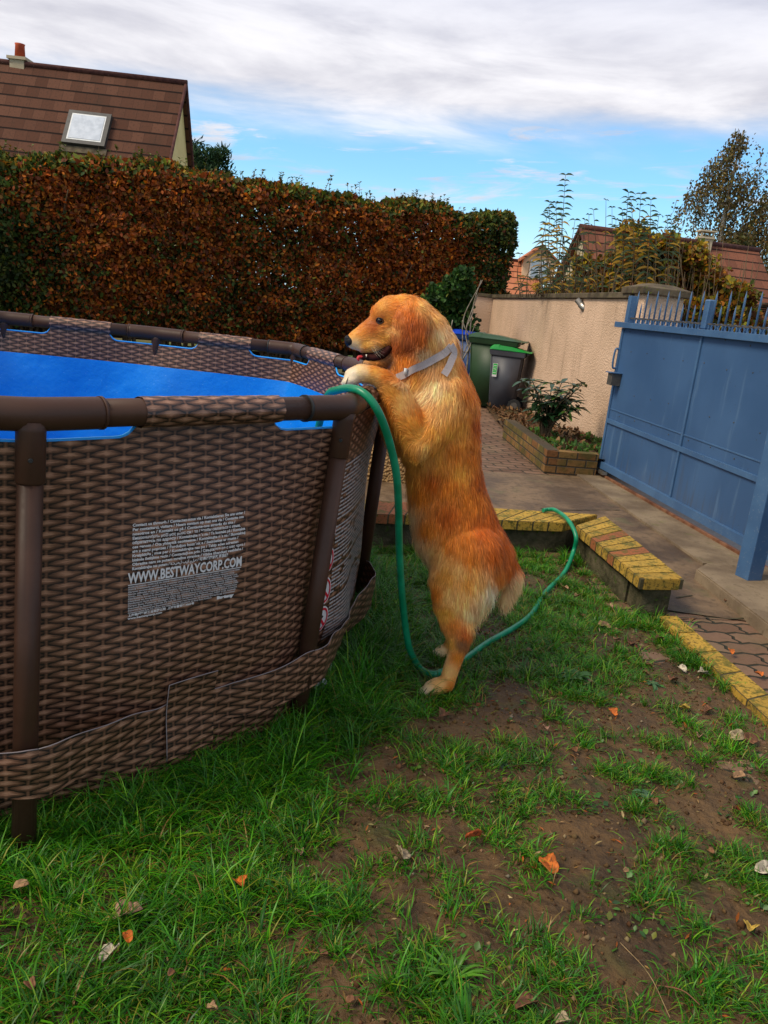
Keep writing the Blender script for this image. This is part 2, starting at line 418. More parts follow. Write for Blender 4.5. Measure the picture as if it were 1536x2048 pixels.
m, t, b = newmat('red_print'); finish(t, b, (.55,.01,.03), .5, .3); M_RED = m
m, t, b = newmat('black_print'); finish(t, b, (.02,.02,.02), .5, .3); M_BLACK = m
m, t, b = newmat('grey_plastic'); finish(t, b, (.42,.45,.48), .4, .4); M_GREYP = m
pool = thing('above_ground_pool', 'round above ground pool with brown rattan print wall, brown steel frame and blue inside', 'pool', (PC.x,PC.y,0))
def P_(o): return world_child(o, pool)
# wall and liner as perimeter grids
NU = int(PERI/.022); us = np.linspace(0, PERI, NU+1)[:-1]
def ztop(u):
    i, s, L, p = poly_at(u); e = min(s, L-s)
    if e < .215: return HP-.066
    if e < .275: return HP-.066+(1-math.sqrt(max(0,1-((e-.215)/.06)**2)))*.060
    return HP-.006
def ring(name, mat, zs_f, off, nz, uvs=True, smooth=True):
    V = []; UV = []; Fc = []
    for u in us:
        zt, zb = zs_f(u)
        for j in range(nz+1):
            z = zt+(zb-zt)*(j/nz)**1.15; V.append(wall_pt(u, z, off)); UV.append((u, z))
    # duplicate first column so that the print runs on without a smear
    V += V[:nz+1]; UV += [(PERI, q[1]) for q in UV[:nz+1]]
    for i in range(NU):
        for j in range(nz): a = i*(nz+1)+j; b_ = (i+1)*(nz+1)+j; Fc.append((a,a+1,b_+1,b_))
    return P_(npmesh(name, V, Fc, mat, None, None, smooth, UV))
pw = ring('wall_fabric', M_WEAVE, lambda u: (ztop(u), -.02), 0.0, 46)
ring('inner_border', M_WEAVE, lambda u: (ztop(u)-.004, HP-.205), -.012, 8)
ring('liner', M_LINER, lambda u: (HP-.19, .02), -.016, 12)
bm = bmesh.new(); vs = [bm.verts.new(wall_pt(u, .03, -.02)) for u in us[::3]]; bm.faces.new(vs); P_(bm_obj('liner_floor', bm, M_LINER))
# blue piping along the openings at each leg
TR = []
for i in range(NP):
    P = []
    for k in range(-14, 15):
        u = (PCUM[i]+k*.0192) % PERI; P.append(wall_pt(u, ztop(u)+.001, -.006))
    P_(tube('opening_trim', P, .0048, M_TRIM, None, 6))
# rails, elbows, sleeves
for i in range(NP):
    a = PV[i]; b_ = PV[(i+1)%NP]; d = (b_-a); L = d.length; d.normalize(); z_ = Vector((0,0,-.0))
    P_(tube('top_rail', [a+d*.05, b_-d*.05], .0345, M_STEEL, None, 20))
    # sleeve of printed fabric round the middle of the rail
    s0, s1 = .265, L-.265; V = []; UV = []; F = []; ns = 26; seg = 20
    up = Vector((0,0,1)); nn = d.cross(up)
    for k in range(ns+1):
        s = s0+(s1-s0)*k/ns; c_ = a+d*s
        for q in range(seg+1):
            an = 2*math.pi*q/seg; rr = .0385+.0012*math.sin(q*2.1+k*1.3)
            V.append(c_+(nn*math.cos(an)+up*math.sin(an))*rr); UV.append((PCUM[i]+s, .0385*an))
    for k in range(ns):
        for q in range(seg): x0 = k*(seg+1)+q; F.append((x0,x0+1,x0+seg+2,x0+seg+1))
    P_(npmesh('rail_sleeve', V, F, M_WEAVE, None, None, True, UV))
    c0 = PV[(i-1)%NP]; dp_ = (a-c0).normalized()
    el = bez([a-dp_*.165, a-dp_*.08, a-dp_*.02+d*.02-(dp_*-1+d)*.012, a+d*.08, a+d*.165], 6)
    e1 = P_(tube('rail_elbow', el, .0385, M_STEEL, None, 20))
    ms_ = M_BLACK if i in (1,4) else M_STEEL
    P_(tube('elbow_seam', [a-dp_*.167, a-dp_*.160], .0402, ms_, None, 20)); P_(tube('elbow_seam', [a+d*.160, a+d*.167], .0402, ms_, None, 20))
LEGB = {0: gz(47,1697), 1: gz(590,1455), 2: gz(712,1218)}
for i in range(NP):
    a = PV[i]; out = (Vector((a.x,a.y,0))-PC).normalized()
    bt = LEGB.get(i, Vector((a.x,a.y,0))); bt = Vector((bt.x,bt.y,-.03)); tp = a+Vector((0,0,-.015))
    dn = (bt-tp); 
    P_(tube('leg', [tp+dn*.12, bt], .0285, M_STEEL, None, 18))
    P_(tube('leg_socket', [tp, tp+dn*.02, tp+dn*.125, tp+dn*.128], [.035,.0325,.0325,.0300], M_STEEL, None, 18))
    hd = tp+dn*.075+(-out.cross(Vector((0,0,1))))*0+Vector((.0,-.0,0)); toc = (CAM-hd); toc.z = 0; toc.normalize()
    P_(tube('bolt', [hd+toc*.031, hd+toc*.036], [.006,.0045], M_BLACK, None, 8))
# the outer strap that ties the legs together near the ground
LX = []
for i in range(NP):
    bt = LEGB.get(i, Vector((PV[i].x,PV[i].y,0))); LX.append(PV[i].lerp(Vector((bt.x,bt.y,0)), 1-.2/HP))
def band_pt(u, z, off=0.0):
    i, s, L, p = poly_at(u)
    wp = wall_pt(u, z, .008); e = min(s, L-s); j = i if s < L/2 else (i+1)%NP
    lp = LX[j]; out = (Vector((lp.x,lp.y,0))-PC).normalized(); lp = Vector((lp.x,lp.y,z))+out*(.037)
    k = min(1, max(0,e-.032)/.34)
    rw = (Vector((wp.x,wp.y,0))-PC).length; rl_ = (Vector((lp.x,lp.y,0))-PC).length; th = math.atan2(p.y-PC.y,p.x-PC.x); rr_ = max(rw, rw+(rl_-rw)*(1-k)); q = Vector((PC.x+rr_*math.cos(th),PC.y+rr_*math.sin(th),z))
    o_ = (Vector((q.x,q.y,0))-PC).normalized(); return Vector((q.x,q.y,z))+o_*off
V = []; UV = []; F = []; nz = 5
for u in us:
    i, s, L, p = poly_at(u); e = min(s, L-s); zt = .285-.03*sst(.1,.4,e)+.004*math.sin(u*31); zb = .150+.012*math.sin(u*7)
    for j in range(nz+1):
        z = zt+(zb-zt)*j/nz; V.append(band_pt(u, z, .004*math.sin(j*1.1)+.002*math.sin(u*40))); UV.append((u*1.0+.02, z+.011))
V += V[:nz+1]; UV += [(PERI+.02, q[1]) for q in UV[:nz+1]]
for i in range(NU):
    for j in range(nz): a_ = i*(nz+1)+j; b2 = (i+1)*(nz+1)+j; F.append((a_,a_+1,b2+1,b2))
P_(npmesh('leg_strap', V, F, M_WEAVE, None, None, True, UV))
m, t, b = newmat('strap_edge'); finish(t, b, (.22,.18,.18), .5, .3); M_EDGE = m
P_(tubes('strap_edging', [([V[k*(nz+1)]+Vector((0,0,.001)) for k in list(range(NU))+[0]], .0016)], M_EDGE, None, 5))
# find place on the wall from where the eye sees it
def wall_uv(px, py, U0_=0, U1_=2.2, pt=wall_pt):
    best = None; d = ray(px,py)
    for u in np.arange(U0_, U1_, .01):
        i, s, L, p = poly_at(u)
        # intersect ray with the vertical line at u: choose z matching
        for z in (None,):
            zz = .6
            for _ in range(5):
                q = pt(u, zz); tt = ((q.x*d.x+q.y*d.y)/(d.x*d.x+d.y*d.y)); zz = H+d.z*tt
            lat = (q.x*d.y-q.y*d.x)
            if best is None or abs(lat) < best[0]: best = (abs(lat), u, zz)
    return best[1], best[2]
def wall_shape(name, V2, F2, u0, z0, mat, off=.003, parent=None, shear=0.0, pt=wall_pt):
    V = [pt(u0+x, z0+y+shear*x, off) for x, y in V2]
    return P_(pyd(name, V, F2, mat)) if parent is None else world_child(pyd(name, V, F2, mat), parent)
def text_mesh(s, size, sx=1.0, bold=0.0):
    cu = bpy.data.curves.new('printed_text', 'FONT'); cu.body = s; cu.size = size; cu.resolution_u = 2; cu.offset = bold
    o = bpy.data.objects.new('printed_text', cu); COL.objects.link(o); dg = bpy.context.evaluated_depsgraph_get()
    me = bpy.data.meshes.new_from_object(o.evaluated_get(dg)); bpy.data.objects.remove(o)
    V = [(v.co.x*sx, v.co.y) for v in me.vertices]; F = [tuple(p.vertices) for p in me.polygons]; bpy.data.meshes.remove(me); return V, F
TL = wall_uv(262,1046); TR_ = wall_uv(487,1012); BL_ = wall_uv(252,1250); BR_ = wall_uv(474,1208); WL = wall_uv(254,1158); WR = wall_uv(481,1124)
print('text anchors', TL, TR_, BL_, BR_, WL, WR)
def put_text(lines, u0, ztop_, pitch, size, width, name='printed_text', mat=None, bold=.0, maxw=None):
    V = []; F = []
    for k, s in enumerate(lines):
        v, f = text_mesh(s, size, 1.0, bold)
        if not v: continue
        wd = max(p[0] for p in v); sc_ = (width*maxw[k] if maxw else width)/wd
        o_ = len(V); V += [(x*sc_, y-k*pitch) for x, y in v]; F += [tuple(i+o_ for i in q) for q in f]
    return wall_shape(name, V, F, u0, ztop_, mat or M_PRINT, .004)
W_ = TR_[0]-TL[0]
L1 = ["Contact us through / Contactez-nous via / Kontaktieren Sie uns unter /","Per contattarci, visitare / Neem contact op met ons via / Contacte con","nosotros en / Kontakt os på / Contacte-nos através do site /",
"Επικοινωνήστε μαζί μας μέσα από το / Чтобы связаться с нами,","обратитесь по адресу / Kontaktujte nás na / Ta kontakt på / Kontakta","oss genom / Ota yhteyttä osoitteessa / Kontaktujte nás na / Skontaktuj",
"się z nami poprzez / Forduljon hozzánk a / Sazinieties ar mums /","Kreipkitės į mus per / Kontaktirajte nas po / Takip eden adresten","bizimle iletişime geçin / Contactați-ne prin / Свържете се с нас чрез /",
"Obratite nam se putem mrežne stranice / Võtke ühendust veebilehe /","Kontaktirajte nas putem / اتصل بنا على / 可通过网站联系我们"]
mw = [1,.985,.9,.95,1,1,.93,.93,1,.98,.83]
ph = (TL[1]-WL[1]); pitch = ph*.86/11
pt_top = TL[1]-pitch*.75
put_text(L1, TL[0], pt_top, pitch, pitch*.92, W_, bold=.0004, maxw=mw)
zW = pt_top-pitch*10.35-ph*.21
put_text(["WWW.BESTWAYCORP.COM"], WL[0], zW, 0, ph*.27, W_*1.0, bold=.0012)
wall_shape('printed_line', [(x*W_/20, y) for x in range(21) for y in (-.004,-.0062)], [(2*i,2*i+1,2*i+3,2*i+2) for i in range(20)], WL[0], zW, M_PRINT)
L2 = ["MADE IN CHINA / FABRIQUÉ EN CHINE / FABRICADO EN CHINA / HERGESTELLT IN CHINA / PRODOTTO IN CINA",
"©2018 Trademarks used in some countries under license from Bestway Inflatables & Material Corp.","Marques commerciales utilisées dans certains pays sous la licence de Bestway Inflatables & Material Corp.",
"Marcas utilizadas en algunos países bajo la licencia de Bestway Inflatables & Material Corp., Shanghai, China","Corp., No. 3065 Cao An Road, Shanghai, 201812, China. Manufactured by Bestway Inflatables",
"Distributed in Europe by Bestway (Europe) S.r.l., Via Resistenza, 5, 20098 San Giuliano Milanese (Milano), Italy","Distribué en Amérique Latine par Bestway Central & South America Ltda, Salar Ascotan 1282",
"Distributed in North America by Bestway (USA), Inc., 3411 E. Harbour Drive, Phoenix, Arizona 85034, United States","Parque Enea, Pudahuel, Santiago, Chile. Tel. Distributed by Bestway Central & South America",
"Exported by Bestway Australia Pty Ltd, 98-104 Carnarvon Street, Silverwater, NSW 2128, Australia","Exported by Exporté par Exportado por Exportiert von Esportato da Bestway (Hong Kong) International",
"Company Limited Suite 713, 7/Floor, East Wing, Tsim Sha Tsui Centre, 66 Mody Road, Kowloon"]
p2 = (zW-BL_[1])*.78/14
put_text(L2, WL[0], zW-.006-p2, p2, p2*.90, W_*.985, mat=M_PRINT2, bold=.0003, maxw=[1,.95,.98,.99,.96,.98,.99,.98,.98,.97,.96,.74])
put_text(["上海荣威塑胶工业有限公司  上海市曹安路3065号", "www.bestwaycorp.com"], WL[0], zW-.006-p2*13.3, p2*1.2, p2*1.2, W_*.57, bold=.0003, maxw=[1,.5])
put_text(["Bestway"], WL[0]+W_*.78, zW-.006-p2*13.0, p2, p2*1.7, W_*.16, bold=.0012)
# warning panel round the corner: printed rows of small writing and a column of prohibition signs
wu = PCUM[1]+.135
V = []; F = []; k = 0
for row in range(46):
    z = .86-row*.0138
    x = 0.0
    if row in (14,25,33): continue
    while x < .52:
        l_ = rng.uniform(.012,.05); h_ = .0052+.0012*rng.random(); n_ = 2
        if rng.random() < .93:
            for q in range(n_):
                a = x+l_*q/n_; b_ = x+l_*(q+1)/n_; o_ = len(V)
                V += [(a,z),(b_,z),(b_,z+h_),(a,z+h_)]; F.append((o_,o_+1,o_+2,o_+3))
        x += l_+.003
wall_shape('warning_panel', V, F, wu, 0, M_PRINT2)
def disc(r1, r2, n=28, cx=0, cy=0):
    V = []; F = []
    for k in range(n):
        a = 2*math.pi*k/n; V += [(cx+r1*math.cos(a),cy+r1*math.sin(a)),(cx+r2*math.cos(a),cy+r2*math.sin(a))]
    for k in range(n): F.append((2*k,2*k+1,2*((k+1)%n)+1,2*((k+1)%n)))
    return V, F
for k, z in enumerate((.655,.55,.44,.335)):
    cu_ = PCUM[1]+.085
    o1 = wall_shape('warning_sign', *disc(.0001,.05,28), cu_, z, M_PRINT, .004)
    v, f = disc(.036,.044); wall_shape('warning_ring', v, f, cu_, z, M_RED, .0055, parent=None)
    wall_shape('warning_bar', [(-.030,.022),(-.024,.030),(.030,-.022),(.024,-.030)], [(0,1,2,3)], cu_, z, M_RED, .0056)
    wall_shape('warning_figure', [(-.012,.006),(.002,.018),(.014,.01),(.004,.002),(.016,-.012),(.004,-.008),(-.008,-.018),(-.006,-.004)], [tuple(range(8))], cu_, z, M_BLACK, .005)
wall_shape('warning_header', [(0,0),(.10,0),(.10,.08),(0,.08)], [(0,1,2,3)], PCUM[1]+.05, .74, M_TRIM, .004)
# strap buckle plate
bu0 = wall_uv(330,1480, .1, .9, band_pt); bu1 = wall_uv(420,1440,.1,.9,band_pt)
V = []; UV = []; F = []
for i in range(9):
    for j in range(9):
        u = bu0[0]+(bu1[0]-bu0[0])*i/8; z = .085+.235*j/8
        V.append(band_pt(u, z, .009)); UV.append((u+.03, z+.006))
for i in range(8):
    for j in range(8): a = i*9+j; F.append((a,a+9,a+10,a+1))
P_(npmesh('strap_plate', V, F, M_WEAVE, None, None, True, UV))
edge = [V[0*9+j] for j in range(9)]+[V[i*9+8] for i in range(1,9)]
P_(tubes('strap_plate_edging', [(edge,.0016)], M_EDGE, None, 5))
# drain and hose outlets low on the wall
dv = wall_uv(636,1366, PCUM[1]-.3, PCUM[1]+.6); q = wall_pt(dv[0], .12); o_ = Vector((q.x-PC.x,q.y-PC.y,0)).normalized()
q = gy(634,1368, q.y); 
P_(tube('drain_cap', [q-o_*.03, q+o_*.012, q+o_*.018, q+o_*.03], [.034,.034,.026,.024], M_GREYP, None, 20))
q = gy(662,1330, 2.78); P_(tube('outlet_ring', [q+Vector((.0,math.cos(a)*.026,math.sin(a)*.036)) for a in np.linspace(0,2*math.pi,20)], .0035, M_GREYP, None, 6))
print('pool ok')

# ------------------------------------------------------------------ walls, gate, bins, planter, bench
m, t, b = newmat('roughcast_render'); co = t.coord(); x_, y_, z_ = t.sep(co)
n1 = t.noise(co, 1.2, 5); n2 = t.noise(co, 40, 4, .6); st = t.noise(t.comb(x_*3, y_*3, z_*.35), 2.0, 4)
vv = t.voro(co, 48)
c = t.mix(n1.ss(.3,.7), (.50,.345,.235), (.62,.43,.30)); c = t.mix(st.ss(.55,.75)*.4, c, (.26,.18,.12))
c = t.mix((z_*-1).ss(-.35,.05)*.45*n1.ss(.2,.6), c, (.12,.09,.05))
finish(t, b, c, .95, .1, vv*.7+n2*1.2, .6, .018); M_REND = m
M_CAPST = noisy('weathered_capstone', (.055,.042,.028), (.13,.10,.065), 5, .9, .15, 40, .5, .01, speck=(30,(.12,.13,.03)))
def quadwall(name, a, b_, th, z0, z1, mat, parent):
    d = (b_-a).normalized(); n = Vector((-d.y,d.x,0))*th
    bm = bmesh.new(); prism(bm, [a,b_,b_+n,a+n] if n.x*0==0 else None, z0, z1); return bm_obj(name, bm, mat, parent)
WB = Vector((2.24,9.76,0)); WD = Vector((-.083,1,0)).normalized()
wn = WB-WD*1.0; wf = WB+WD*6.8
bw = thing('boundary_wall', 'pale roughcast wall with a flat stone coping behind the wheelie bins', 'wall')
d = -WD
def strip(name, a, b_, off0, off1, z0, z1, mat, parent):
    n = Vector((WD.y,-WD.x,0)); bm = bmesh.new(); prism(bm, [a+n*off0, a+n*off1, b_+n*off1, b_+n*off0], z0, z1)
    bmesh.ops.bevel(bm, geom=list(bm.edges), offset=.006, segments=1, affect='EDGES'); return bm_obj(name, bm, mat, parent)
strip('wall_face', wn, wf, 0, .2, -.05, 1.715, M_REND, bw)
strip('coping', wn, wf, -.035, .235, 1.717, 1.78, M_CAPST, bw)
# short return at the far corner, in shade
cb = thing('corner_wall', 'short darker wall piece at the far corner beside the climbing plant', 'wall')
cc = wf; bm = bmesh.new(); add_box(bm, (cc.x-.12, cc.y+.12, .85), (.5,.2,1.74), rz=.05, bev=.01); bm_obj('wall_face', bm, M_REND, cb)
bm = bmesh.new(); add_box(bm, (cc.x-.12, cc.y+.12, 1.755), (.55,.27,.06), rz=.05, bev=.01); bm_obj('coping', bm, M_CAPST, cb)
gpil = thing('gate_pillar', 'square roughcast pillar with a thick domed stone cap behind the gate spikes', 'pillar')
pcx = gy(1303,640,8.75)
bm = bmesh.new(); add_box(bm, (pcx.x, 8.75, .88), (.42,.42,1.80), rz=.15, bev=.01); bm_obj('pillar_shaft', bm, M_REND, gpil)
bm = bmesh.new(); add_box(bm, (pcx.x, 8.75, 1.80), (.54,.54,.07), rz=.15, bev=.012)
vs = add_box(bm, (pcx.x, 8.75, 1.86), (.50,.50,.05), rz=.15)
for v in vs:
    if v.co.z > 1.86: v.co.x = pcx.x+(v.co.x-pcx.x)*.45; v.co.y = 8.75+(v.co.y-8.75)*.45; v.co.z -= .004
bm_obj('pillar_cap', bm, M_CAPST, gpil)
# spotlight fixed under the coping
M_ALU = noisy('dull_aluminium', (.22,.20,.17), (.34,.31,.27), 20, .35, .5, metal=.8)
M_DKMET = noisy('dark_metal', (.05,.045,.04), (.09,.08,.07), 20, .45, .5)
sp = thing('wall_spotlight', 'small metal cylinder spotlight tilted down on the roughcast wall', 'spotlight')
dd = None
def on_wall(px, py):                          # a point of the wall face seen at this pixel
    n = Vector((WD.y,-WD.x,0)); d_ = ray(px,py); return CAM+d_*((wn-CAM).dot(n)/d_.dot(n))
q = on_wall(1166,603); q2 = gy(1180,630,q.y-.10)
hd = q+Vector((-.07,-.03,0)); ax = (q2-hd).normalized()
tube('lamp_body', [hd-ax*.02, hd+ax*.05, hd+ax*.052, hd+ax*.19, hd+ax*.2], [.036,.036,.043,.043,.03], M_ALU, sp, 18)
tube('lamp_bracket', [q+Vector((.0,0,.01)), hd], .018, M_ALU, sp, 10)
tube('lamp_lens', [hd+ax*.195, hd+ax*.203], .034, M_DKMET, sp, 16)

# blue sliding gate
m, t, b = newmat('blue_paint'); co = t.coord(); x_, y_, z_ = t.sep(co)
n1 = t.noise(co, 1.6, 5); n2 = t.noise(t.comb(x_*4,y_*4,z_*.5), 3.0, 4)
c = t.mix(n1.ss(.3,.7), (.034,.084,.185), (.045,.105,.22)); c = t.mix(n2.ss(.58,.75)*.45, c, (.11,.19,.30)); c = t.mix((t.noise(t.comb(x_*9,y_*9,z_*.6), 3.0, 3)*(1-z_*.5)).ss(.46,.62)*.35, c, (.055,.05,.045))
c = t.mix((z_*-1).ss(-.35,-.02)*.4*n1.ss(.3,.6), c, (.07,.09,.12)); c = t.mix(t.noise(co, 55, 2).ss(.72,.76)*.8, c, (.03,.03,.03))
finish(t, b, c, n1*.2+.32, .45, t.noise(co, 3, 3), .08, .02); M_BLUE = m
M_BLUED = noisy('blue_paint_frame', (.040,.095,.20), (.058,.130,.25), 4, .38, .45, 30, .06, .002, speck=(70,(.11,.16,.24)))
g0 = gz(1200,930,.10); GD = Vector((.154,-1,0)).normalized(); gn = Vector((GD.y,-GD.x,0))   # gn points to the path side
if gn.x > 0: gn = -gn
gate = thing('sliding_gate', 'long blue sheet metal sliding gate with spikes along its top', 'gate')
def gp(s, z, o=0.0): return Vector((g0.x,g0.y,0))+GD*s+gn*o+Vector((0,0,z))
def gbox(bm, s0, s1, z0, z1, o0, o1, bev=.003):
    c_ = (gp(s0,z0,o0)+gp(s1,z1,o1))/2; return add_box(bm, c_, (s1-s0, abs(o1-o0), z1-z0), rz=math.atan2(GD.y,GD.x), bev=bev)
def gsee(px, py):                             # (s, z) on the gate plane for a pixel
    d_ = ray(px,py); q_ = CAM+d_*((Vector((g0.x,g0.y,0))-CAM).dot(gn)/d_.dot(gn)); return (q_-Vector((g0.x,g0.y,0))).dot(GD), q_.z
GS = {k: gsee(*v) for k, v in dict(top0=(1238,648),mid0=(1222,842),bot0=(1199,925),spike=(1275,600),midbar=(1382,800),post3=(1425,600),lock=(1238,755),handle=(1240,718),botend=(1500,1090),mid2=(1224,818),topl=(1232,640), p0=(1262,592)).items()}
print(GS)
zt = GS['top0'][1]; zm = GS['mid0'][1]; GL = 6.2
bm = bmesh.new(); gbox(bm, .02, GL, .14, zt-.01, -.006, .006, 0); bm_obj('sheet_panel', bm, M_BLUE, gate)
bm = bmesh.new(); gbox(bm, -.02, GL, .085, .150, -.03, .035); bm_obj('bottom_rail', bm, M_BLUED, gate)
bm = bmesh.new(); gbox(bm, -.12, GL, zt-.03, zt+.02, -.03, .05); bm_obj('top_rail', bm, M_BLUED, gate)
bm = bmesh.new(); gbox(bm, .03, GL, zm-.022, zm+.018, .0065, .024); bm_obj('middle_rail', bm, M_BLUED, gate)
bm = bmesh.new(); gbox(bm, .03, GL, GS['mid2'][1]-.006, GS['mid2'][1]+.006, .0065, .012); bm_obj('thin_rail', bm, M_BLUED, gate)
bm = bmesh.new(); gbox(bm, -.005, .03, .145, zt-.031, -.02, .02); bm_obj('end_upright', bm, M_BLUED, gate)
sm_ = GS['midbar'][0]; spc = GS['post3'][0]
s_ = sm_
while s_ < GL:
    bm = bmesh.new(); gbox(bm, s_-.014, s_+.014, .151, zt-.031, .0066, .020); bm_obj('upright_bar', bm, M_BLUED, gate)
    bm = bmesh.new(); vs = gbox(bm, s_-.035, s_+.035, zt+.021, GS['p0'][1]-.02, -.028, .03, 0)
    bmesh.ops.bevel(bm, geom=[e for e in bm.edges], offset=.008, segments=1, affect='EDGES'); bm_obj('finial_post', bm, M_BLUED, gate); s_ += sm_-.0
bm = bmesh.new(); gbox(bm, .045, .115, zt+.021, GS['p0'][1], -.028, .03); bm_obj('finial_post', bm, M_BLUED, gate)
bm = bmesh.new(); gbox(bm, .03, GL, zt+.055, zt+.068, -.008, .008, .001); bm_obj('spike_rail', bm, M_DKMET, gate)
s_ = .19; k = 0
while s_ < 5.0:
    if min(abs(s_-.08), abs((s_+sm_/2) % sm_ - sm_/2)) > .05:
        hh = .25 if k % 2 == 0 else .145
        tube('spike', [gp(s_, zt+.01), gp(s_, zt+hh), gp(s_, zt+hh+.055)], [.0075,.0075,.001], M_BLUED, gate, 6)
    s_ += .0975; k += 1
s_ = .24; k = 0
while s_ < 4.6 and k < 44:
    V, F = disc(.024, .036, 20); V3 = [gp(s_+a, zt+.034+y_, -.002) for a, y_ in V]+[gp(s_+a, zt+.034+y_, .008) for a, y_ in V]
    n_ = len(V); F3 = [tuple(i+n_ for i in f) for f in F]+[f[::-1] for f in F]
    for kk in range(20):
        a_ = 2*kk+1; b2 = 2*((kk+1)%20)+1; F3.append((a_,b2,b2+n_,a_+n_)); a_ -= 1; b2 -= 1; F3.append((b2,a_,a_+n_,b2+n_))
    pyd('scroll_ring', V3, F3, M_BLUED, gate); s_ += .0975; k += 1
ls, lz = GS['lock']
bm = bmesh.new(); gbox(bm, ls-.03, ls+.07, lz-.075, lz+.035, .008, .10); o = bm_obj('lock_box', bm, M_DKMET, gate)
bm = bmesh.new(); gbox(bm, ls-.05, ls+.085, lz+.036, lz+.045, .006, .12); bm_obj('lock_cover', bm, M_BLUED, o)
hs, hz_ = GS['handle']
tube('pull_handle', bez([gp(hs-.01,hz_-.08,.01), gp(hs-.01,hz_-.08,.055), gp(hs-.01,hz_+.08,.055), gp(hs-.01,hz_+.08,.01)], 6), .009, M_BLUED, gate, 8)
for row, zf in enumerate((zt-.06, .55*zt+.45*zm+.16, .5*(zt+zm)-.16, zm+.07, zm+.16)):
    if row == 4: continue
    for k in range(9):
        s_ = .16+k*.33+(.1 if row % 2 else 0); q = gp(s_, zf+.01*((k*7+row)%3), .0065)
        tube('rivet', [q, q+gn*.004], [.006,.004], M_DKMET, gate, 6)
bm = bmesh.new(); gbox(bm, .10, .20, .04, .075, .0, .05); bm_obj('roller_bracket', bm, M_ALU, gate)
# the rail it rolls on
M_RUST = noisy('rusty_steel', (.10,.035,.015), (.22,.10,.05), 12, .7, .3, 60, .3, .003)
bm = bmesh.new(); gbox(bm, -.1, 3.55, .010, .032, -.015, .015, .002); tag(bm_obj('gate_rail', bm, M_RUST), 'rusty floor rail running under the blue gate', 'rail')
bm = bmesh.new(); gbox(bm, -.05, 3.55, .0125, .02, -.16, -.02, .002); tag(bm_obj('gate_channel', bm, M_DKMET), 'dark metal channel lying behind the floor rail of the gate', 'channel')
# guide post at the near end
p0 = gz(1487,1163,.05); gpost = thing('guide_post', 'square blue steel post standing in front of the sliding gate', 'post', (p0.x+.045,p0.y+.05,.06))
box('post_shaft', (0,0,.95), (.105,.105,1.9), M_BLUED, gpost, rz=.35, bev=.006)
box('post_cap', (0,0,1.906), (.115,.115,.012), M_BLUED, gpost, rz=.35)

# wheelie bins
def plastic(name, c, rough=.42):
    m, t, b = newmat(name); co = t.coord(); n = t.noise(co, 3, 4)
    c2 = tuple(v*.72 for v in c); finish(t, b, t.mix(n.ss(.3,.7), c2, c), n*.2+rough, .4, t.noise(co, 60, 3), .06, .002); return m
M_BG = plastic('grey_bin_plastic', (.062,.064,.078)); M_BGR = plastic('green_bin_plastic', (.015,.045,.014)); M_BLU = plastic('blue_bin_plastic', (.010,.055,.20))
M_LG = plastic('bright_green_lid', (.010,.24,.035), .3); M_LB = plastic('bright_blue_lid', (.012,.07,.62), .35); M_LDG = plastic('dark_green_lid', (.022,.066,.022), .3)
M_TYRE = plastic('black_rubber', (.012,.012,.012), .6)
def taper(bm, z0, z1, a, b_, mi=0, off=(0,0)):     # box tapering from size a at z0 to b_ at z1; sizes (x,y)
    v0 = [bm.verts.new((sx_*a[0]/2, sy_*a[1]/2, z0)) for sx_, sy_ in ((-1,-1),(1,-1),(1,1),(-1,1))]
    v1 = [bm.verts.new((off[0]+sx_*b_[0]/2, off[1]+sy_*b_[1]/2, z1)) for sx_, sy_ in ((-1,-1),(1,-1),(1,1),(-1,1))]
    fs = [bm.faces.new(v0[::-1]), bm.faces.new(v1)]+[bm.faces.new((v0[i],v0[(i+1)%4],v1[(i+1)%4],v1[i])) for i in range(4)]
    for f in fs: f.material_index = mi
